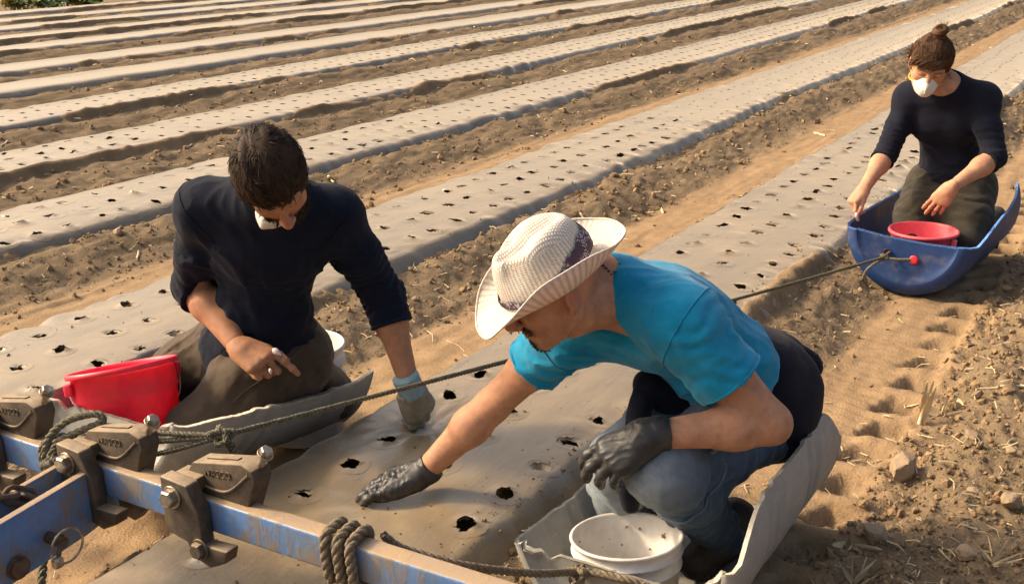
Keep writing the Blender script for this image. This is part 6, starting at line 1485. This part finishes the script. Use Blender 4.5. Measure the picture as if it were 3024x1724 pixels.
STRAWM = simple_mat('dry_straw', (0.50, 0.385, 0.215), 0.8, var=0.35, scale=20)
def straw_litter(n, seed, d0, d1):
    r = np.random.default_rng(seed); m = n*8; az = np.radians(r.uniform(-66, 6, m)); d = d0*(d1/d0)**r.random(m)
    X, Y = d*np.sin(az), d*np.cos(az); z, ro = soil_z(X, Y); ok = (~on_bed(X, Y)) & (r.random(m) < np.clip(ro+0.15, 0, 1)) & (X > -19.2)
    ps = []
    for x, y, zz, dd in zip(X[ok][:n], Y[ok][:n], z[ok][:n], d[ok][:n]):
        l = r.uniform(0.012, 0.06)*(1 if r.random() < 0.9 else 2.0); w = r.uniform(0.0007, 0.0026)*max(1, dd/5); a = r.uniform(0, 6.28); t = r.normal(0, 0.22)
        e = np.array([math.cos(a), math.sin(a), t]); sdv = np.array([-math.sin(a), math.cos(a), 0]); c = np.array([x, y, zz+0.004]); b = r.normal(0, 0.12)*l
        pts = np.array([c-e*l/2, c+sdv*b+np.array([0, 0, abs(b)*0.5]), c+e*l/2]); V = np.concatenate([pts-sdv*w, pts+sdv*w, pts+np.array([0, 0, w*1.2])]); F = [np.array([[0, 1, 7, 6], [1, 2, 8, 7], [6, 7, 4, 3], [7, 8, 5, 4]])]
        ps.append((V, F))
    V, F = merge(ps); return put('straw_litter', mesh_np('straw', V, F), STRAWM, label='short bits of dry straw littering the soil', cat='straw', kind='stuff')
straw_litter(1500, 4, 2.0, 7); straw_litter(700, 5, 7, 20)

# single stones
STONE = simple_mat('dusty_stone', (0.33, 0.235, 0.145), 0.9, var=0.3, scale=16, bump=0.7, bdist=0.012, dirt=(0.22, 0.155, 0.09), dirt_scale=9, dirt_amt=0.5)
def stone(x, y, s, label, seed, squash=0.75):
    r = np.random.default_rng(seed); V, F = ico(3); n3 = noise3(V[:, 0]*1.3+seed, V[:, 1]*1.3, V[:, 2]*1.3, seed); V = V*(1+0.55*n3[:, None]+0.16*noise3(V[:, 0]*4, V[:, 1]*4, V[:, 2]*4, seed+5)[:, None])
    for k in range(11):     # broken facets
        d = nrm(r.normal(0, 1, 3)); o = r.uniform(0.58, 0.8); h = V@d; V = V-np.outer(np.clip(h-o, 0, 9), d)
    V = V+0.05*np.stack([noise3(V[:, 0]*9+k, V[:, 1]*9, V[:, 2]*9, 31+k) for k in range(3)], -1); V = V*np.array([1.0, 0.85, squash])*s; me = mesh_np('stone', V, F, False); o = put('stone', me, STONE, label=label, cat='stone', group='stones lying on the soil')
    zz, _ = soil_z(np.array([x]), np.array([y])); o.location = (x, y, float(zz[0])+s*squash*0.35); o.rotation_euler[2] = r.uniform(0, 6); return o
stone(-0.555, 3.05, 0.050, 'large tan stone beside the last deep lug print', 3, 0.9); stone(-0.525, 2.61, 0.040, 'round stone in the shadow of the foreground sled', 4)
stone(-0.255, 2.93, 0.036, 'pale angular stone near the right edge of the field', 5, 0.7); stone(-0.355, 2.96, 0.024, 'flat pale stone left of the angular stone', 6, 0.5)
stone(-0.305, 2.63, 0.038, 'light stone beside the frayed straw clump', 7, 0.6); stone(-2.60, 3.55, 0.022, 'small grey stone in the furrow behind the dark-haired man', 8)
stone(-4.42, 3.62, 0.028, 'stone on the berm at the far left of the second furrow', 9); stone(-0.42, 3.30, 0.022, 'small stone near the upright corn husk', 10, 0.7)
stone(-0.30, 3.22, 0.020, 'small rounded stone at the right edge above the angular stone', 12, 0.7); stone(-1.20, 2.02, 0.020, 'small stone by the left front corner of the foreground sled', 13, 0.7)

HUSK = simple_mat('dry_corn_husk', (0.62, 0.49, 0.29), 0.75, var=0.25, scale=24, bump=0.4, bdist=0.002)
def leafblade(base, d, up, l, w, curl, n=9):
    """a curved pointed blade with a fold, two-sided thickness"""
    d = nrm(d); s_ = nrm(np.cross(d, up)); u = np.cross(s_, d); t = np.linspace(0, 1, n); c = np.asarray(base)+np.outer(t*l, d)+np.outer(curl*l*t*t, u)
    ww = w*np.sin(np.clip(t*0.92+0.08, 0, 1)*math.pi)**0.7*np.where(t > 0.95, 0.3, 1)
    T_ = np.stack([c-s_*ww[:, None], c-u*w*0.35+0*ww[:, None], c+s_*ww[:, None]], 1).reshape(-1, 3); Bm = T_-u*0.0012
    F = grid_faces(n, 3); return np.concatenate([T_, Bm]), [F, F[:, ::-1]+len(T_)]
def husk(name, x, y, blades, label, seed, spread=0.5, l=0.1, w=0.009, up=0.8, z=0.0):
    r = np.random.default_rng(seed); t = thing(name, (x, y, 0), label, 'corn residue'); zz = float(soil_z(np.array([x]), np.array([y]))[0][0])+z
    for k in range(blades):
        a = r.uniform(0, 6.28); d = np.array([math.cos(a)*spread, math.sin(a)*spread, up])+r.normal(0, 0.12, 3)
        V, F = leafblade((x+r.normal(0, 0.006), y+r.normal(0, 0.006), zz-0.004), d, (math.cos(a+1.6), math.sin(a+1.6), 0.2), l*r.uniform(0.6, 1.15), w*r.uniform(0.6, 1.2), r.uniform(-0.25, 0.35)); part('blade', mesh_np('blade', V, F), HUSK, t)
    return t
t = thing('corn_stalk', (-0.585, 3.41, 0.02), 'upright split corn stalk standing beside the lug prints', 'corn residue')
zb = float(soil_z(np.array([-0.585]), np.array([3.41]))[0][0])
for k, (dx, dy, l, w) in enumerate([(0.010, 0.02, 0.155, 0.008), (0.030, 0.03, 0.165, 0.007), (0.045, 0.02, 0.150, 0.006), (0.02, -0.01, 0.120, 0.006)]):
    V, F = leafblade((-0.585+0.004*k, 3.41, zb-0.01), (dx*4, dy*3, 1.0), CB, l, w, 0.05, 9); part('blade', mesh_np('blade', V, F), HUSK, t)
part('stem', mesh_np('stem', *tube([(-0.588, 3.41, zb-0.02), (-0.583, 3.413, zb+0.03), (-0.578, 3.418, zb+0.07)], [0.007, 0.0065, 0.005], 8)), HUSK, t)
husk('corn_husk', -0.53, 3.48, 5, 'pale ragged corn husk right of the upright stalk', 1, 0.9, 0.075, 0.010, 0.5); husk('corn_husk', -0.485, 3.56, 4, 'small torn husk behind the pale ragged husk', 2, 0.9, 0.06, 0.008, 0.5)
husk('straw_clump', -0.255, 2.60, 12, 'frayed clump of straw at the lower right corner', 3, 0.9, 0.085, 0.0035, 0.7); husk('corn_stubble', -0.525, 2.42, 7, 'cut corn stubble at the bottom right of the foreground sled', 4, 0.55, 0.085, 0.005, 0.7)
husk('corn_husk', -0.575, 2.57, 5, 'crumpled grey husk in front of the round stone', 5, 1.0, 0.065, 0.008, 0.25); husk('corn_husk', -2.42, 5.62, 3, 'single broad pale husk in the furrow behind the hat', 6, 1.0, 0.11, 0.022, 0.2)
husk('corn_husk', -2.38, 3.12, 3, 'thin forked straw in the furrow left of the hat brim', 7, 1.0, 0.12, 0.004, 0.15)
def lying(x, y, ang, l, rr, label, seed):
    r = np.random.default_rng(seed); e = np.array([math.cos(ang), math.sin(ang)]); tt = np.linspace(-0.5, 0.5, 7); X = x+e[0]*tt*l; Y = y+e[1]*tt*l
    zz = soil_z(X, Y)[0]; P_ = np.stack([X, Y, np.maximum(zz, zz.mean())+rr*0.8+r.normal(0, 0.001, 7)], -1); V, F = tube(smooth_path(P_, 14), rr, 7)
    me = mesh_np('stalk', V, F); me.transform(Matrix.Translation((-x, -y, 0))); o = put('corn_stalk', me, HUSK, label=label, cat='corn residue', group='dry corn stalks lying in the furrows'); o.location = (x, y, 0); return o
lying(-0.40, 3.73, 0.6, 0.17, 0.0045, 'long pale stalk lying at the right edge beyond the husks', 1); lying(-4.10, 3.95, -0.35, 0.15, 0.007, 'pale stalk lying in the furrow near the left edge', 2)
lying(-4.22, 3.55, 2.3, 0.11, 0.006, 'short stalk on the berm at the far left', 3); lying(-4.35, 5.15, -0.6, 0.13, 0.006, 'stalk lying behind the dark-haired man\'s shoulder', 4)
lying(-5.95, 5.55, -1.2, 0.13, 0.006, 'stalk leaning on the third furrow ridge at left', 5); lying(-7.40, 5.15, -1.0, 0.14, 0.007, 'stalk on the fourth ridge near the left edge', 6)
lying(-2.62, 5.10, -0.5, 0.11, 0.005, 'stalk in the furrow above the hat crown', 7); lying(-2.30, 8.2, -0.7, 0.14, 0.006, 'stalk in the wheel furrow left of the woman', 8)
lying(-1.62, 12.2, -0.5, 0.18, 0.008, 'stalk on the furrow beyond the woman\'s head', 9); lying(-5.0, 9.9, 0.9, 0.13, 0.006, 'pale stalk on the ridge high in the middle', 10)

# leafy plants at the far left corner
LEAF = simple_mat('squash_leaf', (0.115, 0.165, 0.030), 0.6, var=0.45, scale=12, bump=0.3, bdist=0.01); LEAFY = simple_mat('yellowing_leaf', (0.34, 0.29, 0.060), 0.65, var=0.4, scale=12)
STEM = simple_mat('green_stem', (0.20, 0.22, 0.08), 0.7)
def plant(x, y, h, label, seed, n=18):
    r = np.random.default_rng(seed); t = thing('leafy_plant', (x, y, 0.0), label, 'plant', 'leafy plants beyond the beds'); ps = {0: [], 1: []}; st = []
    for k in range(n):
        a = r.uniform(0, 6.28); rd = r.uniform(0.05, 0.5)*0.6; top = np.array([x+math.cos(a)*rd, y+math.sin(a)*rd, h*r.uniform(0.45, 1.0)]); st.append(tube(smooth_path([(x+math.cos(a)*rd*0.4, y+math.sin(a)*rd*0.4, 0), (x+math.cos(a)*rd*0.8, y+math.sin(a)*rd*0.8, top[2]*0.6), top], 6), 0.006, 5))
        m = 14; b = np.linspace(0, 2*math.pi, m, endpoint=False); lob = (1+0.22*np.cos(b*5))*(0.75+0.25*np.cos(b))*r.uniform(0.09, 0.16); tl = r.normal(0, 0.35, 2)
        ring = np.stack([np.cos(b)*lob, np.sin(b)*lob, 0.02*np.sin(b*3)+np.cos(b)*lob*tl[0]+np.sin(b)*lob*tl[1]], -1); mid = ring*0.5; mid[:, 2] += 0.012
        V = np.concatenate([ring, mid, [[0, 0, 0.004]]])+top; i = np.arange(m); j = (i+1) % m; V2 = V-np.array([0, 0, 0.002])
        F3 = np.stack([i+m, j+m, np.full(m, 2*m)], -1); F4 = np.stack([i, j, j+m, i+m], -1); q = len(V)
        part('leaf', mesh_np('leaf', np.concatenate([V, V2]), [F4, F3, F4[:, ::-1]+q, F3[:, ::-1]+q]), LEAFY if r.random() < 0.25 else LEAF, t)
    V, F = merge(st); part('stems', mesh_np('stems', V, F), STEM, t)
for k, (x, y, h, lb) in enumerate([(-20.15, 14.75, 0.34, 'leafy green plant at the very left of the top corner'), (-20.15, 15.35, 0.32, 'second leafy plant from the top left corner'), (-20.2, 15.95, 0.30, 'third leafy plant from the top left corner'),
        (-20.3, 16.55, 0.26, 'smallest leafy plant, farthest right of the group at top left'), (-21.0, 15.6, 0.40, 'taller leafy plant standing behind the second one')]): plant(x, y, h, lb, 50+k, 26)
